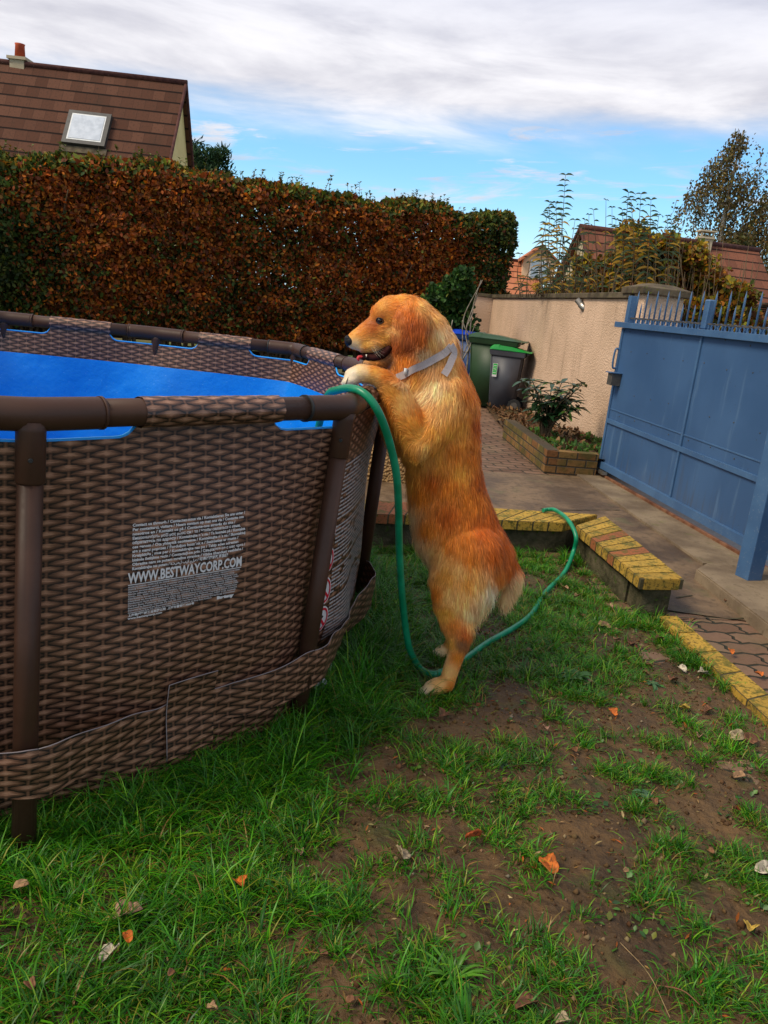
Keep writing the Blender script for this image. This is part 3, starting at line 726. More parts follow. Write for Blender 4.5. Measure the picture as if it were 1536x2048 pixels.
def bin_(name, label, loc, rz, W, D, HB, mb, ml, rim, group='wheelie bins along the wall'):
    # local +x is the hinge (wheel) side, -x the front
    o = thing(name, label, 'bin', loc, group, rz)
    bm = bmesh.new(); taper(bm, .02, HB-.10, (D*.76,W*.78), (D*.97,W*.96), 0, (-.01,0)); bmesh.ops.bevel(bm, geom=list(bm.edges), offset=.025, segments=3, affect='EDGES')
    bm_obj('bin_body', bm, mb, o, True)
    bm = bmesh.new(); taper(bm, HB-.115, HB-.03, (D*1.04,W*1.02), (D*1.10,W*1.08), 0, (-.01,0)); bmesh.ops.bevel(bm, geom=list(bm.edges), offset=.012, segments=2, affect='EDGES')
    bm_obj('bin_rim', bm, rim, o)
    bm = bmesh.new()                              # lid: a shallow ridged wedge, high at the front, falling to the hinge
    prof = [(-.56,.0),(-.555,.032),(-.46,.072),(-.30,.082),(-.26,.070),(.10,.062),(.42,.035),(.62,.012),(.70,.020),(.72,.0)]
    L_ = []
    for s_, ww in ((-1,1.04),(-.82,1.10),(-.70,1.10),(.70,1.10),(.82,1.10),(1,1.04)):
        L_.append([bm.verts.new((x_*D, s_*W*.53, HB-.03+z_*(1.0 if abs(s_)<.81 else .62 if abs(s_)<.9 else .18))) for x_, z_ in prof])
    for a_, b2 in zip(L_, L_[1:]):
        for k in range(len(prof)-1): bm.faces.new((a_[k],a_[k+1],b2[k+1],b2[k]))
        bm.faces.new((a_[-1],a_[0],b2[0],b2[-1]))
    bm.faces.new(L_[0]); bm.faces.new(L_[-1][::-1]); bmesh.ops.bevel(bm, geom=list(bm.edges), offset=.003, segments=1, affect='EDGES')
    bm_obj('bin_lid', bm, ml, o)
    tube('hinge_bar', [(D*.60,-W*.42,HB-.05),(D*.60,W*.42,HB-.05)], .014, rim, o, 10)
    for s_ in (-1,1):
        wh = tube('wheel', [(D*.40,s_*(W*.44),.10),(D*.40,s_*(W*.44+.045),.10)], .10, M_TYRE, o, 24)
        tube('wheel_hub', [(D*.40,s_*(W*.44+.046),.10),(D*.40,s_*(W*.44+.052),.10)], .055, M_DKMET, wh, 16)
    tube('axle', [(D*.40,-W*.45,.10),(D*.40,W*.45,.10)], .010, M_DKMET, o, 8)
    return o
RB = R(-12)
pb = gz(1003,822); BG = bin_('wheelie_bin', 'grey wheelie bin with a bright green lid and a green and white sticker', (pb.x+.02,pb.y+.22,0), RB, .46, .50, .93, M_BG, M_LG, M_BG)
pg = gz(952,812); bin_('wheelie_bin', 'large dark green wheelie bin with a matching green lid between two others', (pg.x+.18,pg.y+.12,0), RB, .58, .70, 1.07, M_BGR, M_LDG, M_BGR)
bin_('wheelie_bin', 'dark blue wheelie bin with a bright blue lid, farthest along the wall', (pg.x-.08,pg.y+.95,0), RB, .58, .70, 1.07, M_BLU, M_LB, M_BLU)
m, t, b = newmat('green_sticker'); finish(t, b, (.03,.42,.06), .5, .3); M_STK = m
bb_ = [o for o in COL.objects if o.name.startswith('wheelie_bin') and o.type == 'EMPTY']
def side_patch(name, bin_o, W, HB, x0, x1, z0, z1, mat, off=.003):
    f = lambda z: -W/2*(.78+.18*(z-.02)/(HB-.12))-off
    return pyd(name, [(x0,f(z0),z0),(x1,f(z0),z0),(x1,f(z1),z1),(x0,f(z1),z1)], [(0,1,2,3)], mat, bin_o)
gb, grb, blb = bb_
side_patch('sticker', gb, .50, .93, -.195,-.125,.50,.70, M_PRINT)
for z0, z1 in ((.645,.695),(.59,.64),(.535,.585)): side_patch('sticker_panel', gb, .50, .93, -.19,-.13,z0,z1, M_STK, .0045)
for z0 in (.66,.61,.555): side_patch('sticker_line', gb, .50, .93, -.182,-.140,z0,z0+.010, M_PRINT, .006)
for z0, ln in ((.84,.05),(.80,.02),(.77,.05),(.73,.045),(.69,.03)): side_patch('bin_mark', blb, .70, 1.07, -.23,-.23+ln,z0,z0+.018, M_PRINT)
side_patch('bin_emblem', blb, .70, 1.07, -.25,-.19,.60,.66, M_RED)

# planter bed of bricks with soil, leaf litter and a laurel
m, t, b = newmat('old_brick'); co = t.coord(); x_, y_, z_ = t.sep(co)
cell = t.noise(t.comb(((x_+y_)/.22).fl()*2.1, (z_/.075).fl()*1.7, 0.0), 2.3, 1); n2 = t.noise(co, 30, 5, .65)
c = t.mix(cell.ss(.35,.65), (.17,.07,.025), (.24,.14,.045)); c = t.mix(n2.ss(.5,.7)*.6, c, (.06,.045,.02)); c = t.mix(t.noise(co,4,4).ss(.38,.6)*.75, c, (.055,.06,.015))
j1 = ((((z_/.075).fr())-.5).abs()*-1+.5).ss(.05,.12); j2 = (((((x_+y_)/.22)+((z_/.075).fl()*.5).fr()).fr()-.5).abs()*-1+.5).ss(.02,.05)
c = t.mix(j1.mn(j2), (.05,.042,.03), c)
finish(t, b, c, .85, .2, j1.mn(j2)+n2*.6, .7, .01); M_BRK = m
pa = gz(1010,838,.22); pbb = gz(1095,900,.22); pcc = gz(1197,908,.22)
pl = thing('brick_planter', 'low brick planter bed along the wall, filled with soil and dead leaves', 'planter')
bm = bmesh.new(); u_ = (pbb-pa).normalized(); n_ = Vector((u_.y,-u_.x,0)); 
prism(bm, [(pa.x,pa.y),(pbb.x,pbb.y),(pbb.x-n_.x*-.0+.12,pbb.y+.06),(pa.x+.12,pa.y)], -.02, .22); bm_obj('planter_side', bm, M_BRK, pl)
bm = bmesh.new(); prism(bm, [(pbb.x,pbb.y-.002),(pcc.x,pcc.y-.02),(pcc.x,pcc.y+.11),(pbb.x+.02,pbb.y+.12)], -.02, .215); bm_obj('planter_front', bm, M_BRK, pl)
def pin(x, y): return .17+(fbm(np.asarray(x)*5,np.asarray(y)*5,11)-.5)*.07
x0, x1 = pbb.x+.06, 2.55
Vx = []; nxp, nyp = 26, 60
for j in range(nyp):
    for i in range(nxp):
        yy = pbb.y+.08+(12.6-pbb.y)*j/(nyp-1); xl = pbb.x+.08+(pa.x-pbb.x)*min(1,(yy-pbb.y)/(pa.y-pbb.y)) ; xw = WB.x+(yy-WB.y)*WD.x/WD.y+.02
        xx = xl+(max(xw,xl)-xl)*i/(nxp-1); Vx.append((xx,yy,float(pin(xx,yy))-(.14 if yy > pa.y+.2 else 0)))
F = [(j*nxp+i,j*nxp+i+1,(j+1)*nxp+i+1,(j+1)*nxp+i) for j in range(nyp-1) for i in range(nxp-1)]
o = npmesh('planter_soil', Vx, F, M_EARTH, pl, None, True)
M_LEAFD = attrmat('dry_leaf', .75, .15, .15)
P = []; 
while len(P) < 1500:
    yy = rng.uniform(7.8, 13.0); xx = rng.uniform(1.35, 2.5)
    if xx > pbb.x+.1+(pa.x-pbb.x)*min(1,(yy-pbb.y)/(pa.y-pbb.y)) and xx < WB.x+(yy-WB.y)*WD.x/WD.y: P.append((xx,yy,float(pin(xx,yy))+.012-(.13 if yy > pa.y+.2 else 0)))
P = np.array(P); o = leaves('leaf_litter', P, rng.uniform(.04,.08,len(P)), pick([(.13,.06,.025),(.09,.045,.02),(.20,.11,.05),(.05,.035,.018)], len(P)), M_LEAFD, None, nrm=np.array([0,0,1.6]))
tag(o, 'dead brown leaves littering the soil of the brick planter bed', 'leaf litter', kind='stuff')
P = []
while len(P) < 900:
    yy = rng.uniform(7.8, 9.6); xx = rng.uniform(1.5, 2.5)
    if vnoise(xx*4,yy*4,3) > .5 and xx > pbb.x+.1+(pa.x-pbb.x)*min(1,(yy-pbb.y)/(pa.y-pbb.y)) and xx < WB.x+(yy-WB.y)*WD.x/WD.y: P.append((xx,yy,float(pin(xx,yy))))
P = np.array(P); M_GREEN = attrmat('small_green_leaf', .5, .3, .25)
tag(leaves('ground_cover', P, rng.uniform(.04,.08,len(P)), pick([(.05,.12,.02),(.08,.15,.02)], len(P)), M_GREEN, None, droop=(0,0,1.0)), 'low green weeds growing in the brick planter bed', 'weeds', kind='stuff')

# laurel in the planter: stems and long glossy leaves in whorls
def long_leaf(V, F, C, base, d, up, L, W_, col, bend=.3, n=5):
    d = d.normalized(); s = d.cross(up)
    if s.length < 1e-3: s = Vector((1,0,0))
    s.normalize(); nn = s.cross(d); o_ = len(V)
    for k in range(n+1):
        q = k/n; wd = W_*math.sin(math.pi*min(1,q*.93+.05))**.8*.5; c_ = base+d*(L*q)-Vector((0,0,1))*(bend*L*q*q)
        V += [c_-s*wd+nn*wd*.35, c_, c_+s*wd+nn*wd*.35]; C += [col]*3
    for k in range(n):
        a = o_+3*k; F += [(a,a+1,a+4,a+3),(a+1,a+2,a+5,a+4)]
def laurel(px, Y, base_z, name, label):
    base = gy(px, 830, Y); base.z = base_z
    o = thing(name, label, 'shrub', tuple(base)); V = []; F = []; C = []; ST = []
    r_ = random.Random(4)
    for k in range(24):
        a = r_.uniform(0, 6.28); ln = r_.uniform(.22,.62); sp = r_.uniform(.10,.38)
        tip = Vector((math.cos(a)*sp, math.sin(a)*sp*.8, ln)); mid = Vector((tip.x*.35, tip.y*.35, ln*.55))
        path = bez([(r_.uniform(-.03,.03),r_.uniform(-.03,.03),-.03), mid, tip], 5); ST.append((path, [.009*(1-.5*i/len(path)) for i in range(len(path))]))
        for q in range(4):
            c_ = path[-1].lerp(path[len(path)//2], q*.27)
            for j in range(6 if q == 0 else 3):
                an = r_.uniform(0,6.28); dd_ = Vector((math.cos(an), math.sin(an), r_.uniform(-.15,.75 if q == 0 else .35)))
                g = r_.uniform(.7,1.25); col = (.020*g, .055*g, .020*g) if r_.random() < .8 else (.06*g,.12*g,.02*g)
                long_leaf(V, F, C, c_, dd_, Vector((0,0,1)), r_.uniform(.11,.18), r_.uniform(.042,.062), col, r_.uniform(.1,.5))
    npmesh('leaves', V, F, M_GLOSS, o, np.array(C), True); tubes('stems', ST, M_BARK, o, 6); return o
M_GLOSS = attrmat('glossy_leaf', .28, .5, .12); M_BARK = noisy('brown_bark', (.06,.04,.022), (.14,.10,.06), 9, .9, .1, 50, .6, .006)
laurel(1095, 8.75, .17, 'laurel_shrub', 'dark green glossy laurel bush growing from the brick planter bed')

# brick capped border and bench
m, t, b = newmat('yellow_brick_top'); co = t.coord(); nz = t.noise(co, 60, 4, .7); n1 = t.noise(co, 6, 5, .6); oi = t.new('ShaderNodeObjectInfo')
rnd = t.attr('Col')
c = t.mix(n1.ss(.35,.65)*.35, rnd, t.mix(1.0, rnd, (1.5,1.35,.9), 'MULTIPLY')); c = t.mix(nz.ss(.52,.62)*.85, c, (.065,.05,.012))
c = t.mix(t.noise(co, 17, 5, .7).ss(.50,.62)*.8, c, (.085,.085,.014))
finish(t, b, c, .8, .25, nz+n1*.5, .5, .006); M_YB = m
M_MORT = noisy('lime_mortar', (.15,.13,.08), (.30,.27,.20), 12, .95, .1, 60, .4, .004)
M_MORT2 = noisy('dark_mortar', (.05,.042,.02), (.10,.085,.05), 12, .95, .1, 60, .4, .004)
def brick_run(parent, fr0, fr1, bk0, bk1, zt_, th, n, reds=(), name='brick_coping', chamf=False):
    """bricks laid crosswise between a front edge and a back edge"""
    mo = bmesh.new(); cc0 = (fr0+fr1+bk0+bk1)/4; sh_ = [p_.lerp(cc0,.012) for p_ in (fr0,fr1,bk1,bk0)]; prism(mo, [(v.x,v.y) for v in sh_], zt_-th+.004, zt_-.003); bm_obj('mortar_bed', mo, M_MORT2, parent)
    for k in range(n):
        a, b_ = k/n, (k+1)/n; g = .0016/max((fr1-fr0).length,.1)
        q = [fr0.lerp(fr1,a+g), fr0.lerp(fr1,b_-g), bk0.lerp(bk1,b_-g), bk0.lerp(bk1,a+g)]
        bm = bmesh.new(); dz = random.uniform(-.0015,.0015); prism(bm, [(v.x,v.y) for v in q], zt_-th+dz, zt_+dz)
        if chamf and k == n-1:
            ee = [e for e in bm.edges if abs(e.verts[0].co.x-e.verts[1].co.x) < 1e-5 and abs(e.verts[0].co.y-e.verts[1].co.y) < 1e-5 and (Vector((e.verts[0].co.x,e.verts[0].co.y,0))-Vector((fr1.x,fr1.y,0))).length < .06 or
                  (abs(e.verts[0].co.z-e.verts[1].co.z) > .02 and (Vector((e.verts[0].co.x,e.verts[0].co.y,0))-Vector((bk1.x,bk1.y,0))).length < .06)]
            bmesh.ops.bevel(bm, geom=ee, offset=.022, segments=2, affect='EDGES')
        bmesh.ops.bevel(bm, geom=list(bm.edges), offset=.004, segments=2, affect='EDGES')
        bmesh.ops.recalc_face_normals(bm, faces=bm.faces); me = bpy.data.meshes.new(name); bm.to_mesh(me); bm.free()
        g_ = random.uniform(.82,1.15); cc_ = (.27*g_,.09*g_,.035*g_) if k in reds else (.36*g_,.225*g_,.038*g_)
        at = me.color_attributes.new('Col','FLOAT_COLOR','POINT')
        for d_ in at.data: d_.color = (*cc_,1)
        link(name, me, M_YB, parent)
bench = thing('brick_border', 'low L shaped border of yellow coping bricks on stone blocks round the lawn', 'garden border', (1.25,4.95,0))
WCH = bench; ZB = .2; B_ = Vector
fA0 = gz(640,1022,ZB); fA1 = gz(1128,1046,ZB); bA0 = gz(640,993,ZB); bA1 = gz(1196,1029,ZB)
off = Vector(bench.location)
def loc_(v): return Vector((v.x-off.x, v.y-off.y, v.z))
brick_run(bench, loc_(fA0), loc_(fA1), loc_(bA0), loc_(bA1), ZB, .06, 15, reds=(3,4,6))
fB0 = gz(1152,1050,ZB-.001); fB1 = gz(1283,1158,ZB); bB0 = gz(1210,1031,ZB-.001); bB1 = gz(1370,1159,ZB)
brick_run(bench, loc_(fB0), loc_(fB1), loc_(bB0), loc_(bB1), ZB-.001, .06, 11, reds=(3,6), chamf=True)
M_STONE = noisy('mossy_stone', (.035,.035,.018), (.10,.085,.05), 9, .95, .1, 30, .8, .02, speck=(25,(.05,.08,.015)))
for (a_, b2_, c2_, d2_) in ((fA0,fA1,bA0,bA1),(fB0.lerp(fB1,.0),fB0.lerp(fB1,.80),bB0.lerp(bB1,.0),bB0.lerp(bB1,.80))):
    q_ = [loc_(a_.lerp(c2_,.12)), loc_(b2_.lerp(d2_,.12)), loc_(b2_.lerp(d2_,.88)), loc_(a_.lerp(c2_,.88))]; bm = bmesh.new(); prism(bm, [(v.x,v.y) for v in q_], -.03, .1405); bm_obj('base_course', bm, M_STONE, bench)
for a, b_ in ((gz(1310,1185,.14), .0),):
    c_ = loc_(fB1.lerp(bB1,.48)+(fB0-fB1).normalized()*.11); bm = bmesh.new(); add_box(bm, (c_.x,c_.y,.06), (.155,.17,.155), rz=.12, bev=.015); bm_obj('support_block', bm, M_STONE, bench)
edg = thing('brick_edging', 'line of mossy yellow bricks set flush between the lawn and the pavers', 'edging', (1.5,3.4,0)); off = Vector(edg.location)
e0 = gz(1318,1230,.03); e1 = gz(1512,1412,.03); dE = (e1-e0); f0 = gz(1354,1230,.03); f1 = gz(1556,1400,.03); dF = f1-f0
brick_run(edg, loc_(e0), loc_(e0+dE*2.1), loc_(f0), loc_(f0+dF*2.1), .026, .07, 9, reds=())
# low roughcast block behind the pool
q = gz(700,968); lb = thing('roughcast_block', 'low sunlit roughcast wall end with a brick cap between the pool and the dog', 'wall')
top = gz(735,965); 
m2, t, b = newmat('sandy_roughcast'); co = t.coord(); n1 = t.noise(co, 3, 5); vv = t.voro(co, 45)
c = t.mix(n1.ss(.3,.7), (.40,.24,.10), (.58,.36,.17)); c = t.mix(t.noise(co,40,3).ss(.55,.7)*.5, c, (.16,.10,.05)); finish(t, b, c, .95, .1, vv*1.2+n1, 1.0, .03); M_SAND = m2
bm = bmesh.new(); add_box(bm, (-.10, 6.60, .30), (.66,.32,.64), rz=.12, bev=.01); bm_obj('block_body', bm, M_SAND, lb)
for k in range(6):
    o = box('cap_brick', (-.40+k*.117, 6.555+k*.014, .655), (.112,.36,.06), M_YBP if 'M_YBP' in globals() else M_MORT, lb, rz=.12)

# ------------------------------------------------------------------ houses
def roofmat(name, c1, c2, c3, row=.33, wt=.30, moss=.3):
    m, t, b = newmat(name); uv = t.new('ShaderNodeUVMap').outputs[0]; u, v, _ = t.sep(uv); co = t.coord()
    V_ = v/row; r_ = V_.fl(); U_ = u/wt+(r_*.5).fr(); fy = V_.fr(); fx = (U_.fr()-.5).abs()*-1+.5
    cell = t.noise(t.comb(U_.fl()*3.1, r_*2.7, 0.0), 3.1, 1); n = t.noise(uv, 16, 5, .7); n0 = t.noise(uv, .6, 4)
    c = t.mix(cell.ss(.3,.7), c1, c2); c = t.mix(n.ss(.5,.68)*moss, c, c3); c = t.mix(n0.ss(.5,.7)*.4, c, c3)
    c = t.mix(fy.ss(.80,.90)*.95, c, (.010,.006,.005)); c = t.mix((1-fx.ss(.01,.035))*.35, c, (.02,.012,.01))
    finish(t, b, c, .9, .15, fy*1.0+n*.3+cell*.2, .8, .04); return m
M_ROOF1 = roofmat('brown_roof_tiles', (.080,.033,.020), (.125,.055,.034), (.045,.030,.020), .36, .34, .6)
M_ROOF2 = roofmat('red_roof_tiles', (.13,.050,.030), (.19,.072,.042), (.06,.034,.022), .34, .3, .55)
M_ROOF3 = roofmat('orange_roof_tiles', (.42,.14,.07), (.52,.20,.10), (.28,.11,.06), .36, .3, .2)
M_CREAM = noisy('cream_render', (.58,.46,.20), (.70,.57,.27), 1.2, .9, .15, 30, .2, .01)
M_BEIGE = noisy('beige_render', (.38,.31,.21), (.48,.40,.28), 1.2, .9, .15, 30, .2, .01)
M_PEACH = noisy('peach_render', (.60,.40,.24), (.72,.50,.32), 1.2, .9, .15, 30, .2, .01)
M_TERRA = noisy('terracotta', (.33,.055,.025), (.45,.085,.035), 6, .8, .2, 40, .3, .004)
M_TRIMD = noisy('dark_verge_tiles', (.055,.02,.018), (.10,.04,.03), 8, .85, .2, 40, .5, .01)
m, t, b = newmat('window_glass'); finish(t, b, (.35,.42,.50), .06, .8); M_GLASS = m
m, t, b = newmat('drawn_blind'); co = t.coord(); n = t.noise(co, 6, 3); finish(t, b, t.mix(n.ss(.3,.7), (.40,.44,.50), (.52,.56,.62)), .25, .6); M_BLIND = m
M_WINF = noisy('dark_window_frame', (.035,.033,.032), (.06,.055,.05), 8, .5, .4); M_WHITE = noisy('white_frame', (.6,.6,.58), (.7,.7,.68), 8, .5, .3)
class House:
    """gable house. apex: ridge end nearest the gable we see, yaw of the ridge, length along it, half span, pitch"""
    def __init__(s, label, apex, yaw, L, half, pitch, wall, roof, group=None, drop=None):
        s.a = apex; s.d = Vector((math.cos(yaw),math.sin(yaw),0)); s.n = Vector((-s.d.y,s.d.x,0)); s.L = L; s.h = half; s.tp = math.tan(pitch)
        s.o = thing('house', label, 'house', (apex.x,apex.y,0), group); s.T = Matrix.Translation((-apex.x,-apex.y,0)); s.eave = apex.z-half*s.tp
        a = apex; pts = []
        def P(u, v, z): return a+s.d*u+s.n*v+Vector((0,0,z-a.z))
        s.P = P; e = s.eave
        th = .16; V = []; F = []; i0 = .12
        V = [P(i0,-half+.15,0),P(i0,half-.15,0),P(i0,half-.15,e),P(i0,0,a.z-.15),P(i0,-half+.15,e)]; V += [v+s.d*(L-2*i0) for v in V]
        F = [(0,1,2,3,4),(5,9,8,7,6),(0,4,9,5),(1,6,7,2),(0,5,6,1)]
        s.wall = s.mk('wall', V, F, wall)
        for sg in (-1,1):
            V = []; UV = []
            for (u,v) in ((0,0),(L,0),(L,1),(0,1)):
                for dz in (0,-th): V.append(P(u,sg*(half+.25)*v,a.z-(half+.25)*v*s.tp+dz)); UV.append((u, math.hypot(half,half*s.tp)*(1-v)))
            F = [(0,2,4,6),(1,7,5,3),(0,1,3,2),(2,3,5,4),(4,5,7,6),(6,7,1,0)]
            s.roofo = s.mk('roof', V, F, roof, UV)
        s.mk_tube('ridge_tiles', [P(-.05,0,a.z+.02), P(L+.05,0,a.z+.0)], .08, M_TRIMD)
        for sg in (-1,1): s.mk_tube('verge_tiles', [P(-.02,0,a.z+.01), P(-.02,sg*(half+.25),a.z-(half+.25)*s.tp+.01)], .045, M_TRIMD)
    def mk(s, name, V, F, mat, UV=None, parent=None):
        V = [s.T@Vector(v) for v in V]; o = pyd(name, V, F, mat, parent or s.o)
        if UV:
            l = o.data.uv_layers.new(name='UVMap')
            for lp in o.data.loops: l.data[lp.index].uv = UV[lp.vertex_index]
        return o
    def mk_tube(s, name, P, r_, mat, parent=None): return tube(name, [s.T@Vector(p) for p in P], r_, mat, parent or s.o, 8)
    def on_roof(s, px, py, sg=-1):
        nrm = (s.n*sg*s.tp+Vector((0,0,1))).normalized(); d_ = ray(px,py); q = CAM+d_*((s.a-CAM).dot(nrm)/d_.dot(nrm)); r_ = q-s.a
        return r_.dot(s.d), r_.dot(s.n)*sg, nrm
    def slab(s, name, u0, u1, v0, v1, h0, h1, mat, sg=-1, parent=None):
        nrm = (s.n*sg*s.tp+Vector((0,0,1))).normalized(); V = []
        for u, v in ((u0,v0),(u1,v0),(u1,v1),(u0,v1)):
            q = s.P(u, sg*v, s.a.z-v*s.tp); V += [q+nrm*h0, q+nrm*h1]
        return s.mk(name, V, [(1,3,5,7),(0,6,4,2),(0,2,3,1),(2,4,5,3),(4,6,7,5),(6,0,1,7)], mat, None, parent)
DL = 26.0
# left house: we see its right-hand gable end, so the ridge runs left from the apex
ap = gy(371,167,DL)
h1 = House('house with a steep brown tiled roof, skylight and cream gable behind the hedge', ap, math.pi+R(1.5), 13, 3.6, R(58), M_CREAM, M_ROOF1)
sg = 1
u0, v0, nn_ = h1.on_roof(226,236,1); u1, v1, _ = h1.on_roof(140,232,1); _, v2, _ = h1.on_roof(214,300,1)
wv = h1.slab('skylight', min(u0,u1), max(u0,u1), v0, v2, .0, .14, M_WINF, 1)
du = abs(u1-u0); dv_ = v2-v0
h1.slab('pane', min(u0,u1)+du*.13, max(u0,u1)-du*.13, v0+dv_*.14, v2-dv_*.14, .141, .155, M_BLIND, 1, wv)
h1.slab('pane_bar', min(u0,u1)+du*.10, max(u0,u1)-du*.10, v0+dv_*.10, v2-dv_*.10, .12, .146, M_WHITE, 1, wv)
h1.slab('flashing', min(u0,u1)-.06, max(u0,u1)+.06, v2+.01, v2+.12, .02, .04, M_CAPST, 1, wv)
cq = gy(40,122,DL); ch = h1.mk_tube('chimney', [cq+Vector((0,0,-.9)), cq+Vector((0,0,-.02))], .33, M_CREAM)
cbx = bmesh.new(); lc = h1.T@cq; add_box(cbx, (lc.x, lc.y, lc.z-.30), (.42,.42,.62)); add_box(cbx, (lc.x,lc.y,lc.z+.03), (.56,.52,.08)); bpy.data.objects.remove(ch)
ch = bm_obj('chimney', cbx, M_BEIGE, h1.o); tube('chimney_pot', [lc+Vector((0,0,.07)), lc+Vector((0,0,.40)), lc+Vector((0,0,.45))], [.15,.13,.145], M_TERRA, ch, 14)
# house on the right beyond the shrubs
ap2 = gy(1162,455,24.0)
h2 = House('house with a red tiled roof and beige gable behind the yellow shrubs', ap2, R(9), 5.4, 4.6, R(43), M_BEIGE, M_ROOF2)
cq = gy(1410,478,24.5); lc = h2.T@cq; cbx = bmesh.new(); add_box(cbx, (lc.x,lc.y,lc.z-.30), (.34,.34,.6)); add_box(cbx, (lc.x,lc.y,lc.z+.02), (.42,.42,.05)); add_box(cbx, (lc.x,lc.y,lc.z+.20), (.46,.44,.04))
for sx_ in (-.16,.16):
    add_box(cbx, (lc.x+sx_,lc.y-.15,lc.z+.11), (.05,.05,.14)); add_box(cbx, (lc.x+sx_,lc.y+.15,lc.z+.11), (.05,.05,.14))
bm_obj('chimney', cbx, M_BEIGE, h2.o)
# small orange house far away with a dormer
ap3 = gy(1078,527,40.0)
h3 = House('far orange tiled house with a small dormer seen over the wall', ap3, math.pi+R(2), 7.5, 4.2, R(46), M_PEACH, M_ROOF3)
u0, v0, _ = h3.on_roof(1064,560,1); dq = h3.P(u0, v0-.0, h3.a.z-v0*h3.tp)
lc = h3.T@dq; W2 = 1.5
dm = bmesh.new()
V = [(-W2/2,0,0),(W2/2,0,0),(W2/2,0,.95),(0,0,1.55),(-W2/2,0,.95)]; V = [Vector((lc.x+.25+v[0],lc.y+.1+v[1],lc.z+v[2])) for v in V]; V += [v+Vector((0,1.9,0)) for v in V]
F = [(0,1,2,3,4),(0,4,9,5),(1,6,7,2),(5,9,8,7,6)]
dmo = pyd('dormer', V, F, M_PEACH, h3.o)
for sg_ in (-1,1):
    ex_ = sg_*(W2/2+.18); q0 = Vector((lc.x+.25,lc.y-.15,lc.z+1.62)); q1 = Vector((lc.x+.25+ex_,lc.y-.15,lc.z+.88)); bk = Vector((0,2.2,0)); dn = Vector((0,0,-.1))
    o = pyd('dormer_roof', [q0,q1,q1+bk,q0+bk,q0+dn,q1+dn,q1+bk+dn,q0+bk+dn], [(0,1,2,3),(4,7,6,5),(0,4,5,1),(2,6,7,3),(1,5,6,2)], M_ROOF3, dmo)
    l = o.data.uv_layers.new(name='UVMap'); 
    for lp in o.data.loops: vq = o.data.vertices[lp.vertex_index].co; l.data[lp.index].uv = (vq.y, vq.z*1.3)
box('dormer_window', (lc.x+.25, lc.y+.07, lc.z+.48), (.85,.06,.8), M_WHITE, dmo); box('pane', (lc.x+.05, lc.y+.03, lc.z+.48), (.30,.03,.66), M_GLASS, dmo); box('pane', (lc.x+.45, lc.y+.03, lc.z+.48), (.30,.03,.66), M_GLASS, dmo)
for k in range(5): q = h3.P(1.6+k*1.15, h3.h-.1, h3.eave-.55); lq = h3.T@q; box('window', (lq.x,lq.y-.06,lq.z), (.55,.1,.7), M_WINF, h3.o)
print('houses', h1.eave, h2.eave, h3.eave, ap, ap2, ap3)

# ------------------------------------------------------------------ hedge, climbers, shrubs, trees
M_HEDGE = attrmat('hedge_leaf', .6, .22, .25, (.75,1.25,3))
hedge = thing('beech_hedge', 'tall clipped hedge with copper and green autumn leaves behind the pool', 'hedge')
hL = gy(-260,300,11.9); hR = gy(1058,445,17.2)
hdv = Vector((hR.x-hL.x, hR.y-hL.y, 0)); hlen = hdv.length; hdv.normalize(); hnv = Vector((hdv.y,-hdv.x,0))   # towards the camera
def htop(s):
    a = 2.93+(3.33-2.93)*s/hlen; return a+ (fbm(s*1.1,s*0+2,31)-.5)*.30+(fbm(s*6,s*0+5,33)-.5)*.22
nH = 135000
s_ = rng.uniform(0,hlen,nH); zt_ = htop(s_); q = rng.random(nH)
front = rng.random(nH) < .62
z = .50+(zt_-.50)*rng.random(nH)**.95; lumps = (fbm(s_*1.4,z*1.4,41)-.5)*.55+(fbm(s_*4.5,z*4.5,43)-.5)*.25
dep = np.where(front, lumps-np.abs(rng.normal(0,.13,nH)), lumps-rng.uniform(.1,.8,nH))
z = np.where(~front & (rng.random(nH) < .5), zt_-np.abs(rng.normal(0,.06,nH)), z)
# rounded end on the right and shoulders on top
endk = np.clip((s_-(hlen-.55))/.55,0,1); dep = dep-endk**2*.45
z = np.where(endk > 0, np.maximum(z, .5+(1.35)*endk), z)
shoulder = np.clip((z-(zt_-.25))/.25,0,1); dep = dep-shoulder**2*.22
keep = fbm(s_*3.2,z*3.2,47) + rng.random(nH)*.25 > .245
Pp = np.stack([hL.x+hdv.x*s_+hnv.x*dep, hL.y+hdv.y*s_+hnv.y*dep, z],1)
# colour zones: copper at the left and middle, greener to the far left and at the top and the right end
zone = fbm(s_*.55+3,z*.8,53)+(fbm(s_*2.5,z*2.5,57)-.5)*.5
green = np.clip(.22+.9*(shoulder>.25)*.6+np.clip((s_-hlen*.80)/(hlen*.2),0,1)*.55+np.clip((hlen*.225-s_)/(hlen*.07),0,1)*.5+(.5-zone)*1.1,0.04,.95)
isg = rng.random(nH) < green
cg = pick([(.024,.042,.008),(.042,.068,.010),(.08,.10,.014),(.14,.14,.018)], nH, .2, [.4,.3,.2,.1]); cc2 = pick([(.21,.048,.008),(.31,.085,.009),(.11,.028,.008),(.42,.115,.007),(.18,.08,.015)], nH, .22, [.3,.25,.25,.08,.12])
topk = (shoulder > .55)&(rng.random(nH) < .6); cg[topk] = pick([(.12,.14,.016),(.20,.17,.02),(.08,.11,.014),(.28,.13,.012)], int(topk.sum()), .2)
colr = np.where(isg[:,None], cg, cc2)*np.clip(.55+zone*1.05,.5,1.45)[:,None]
sz_ = rng.uniform(.055,.105,nH)*np.where(front,1,1.5)
nrmv = np.array([hnv.x,hnv.y,.5])*.9
leaves('foliage', Pp[keep], sz_[keep], np.clip(colr[keep],0.003,1), M_HEDGE, hedge, nrm=nrmv, asp=.62)
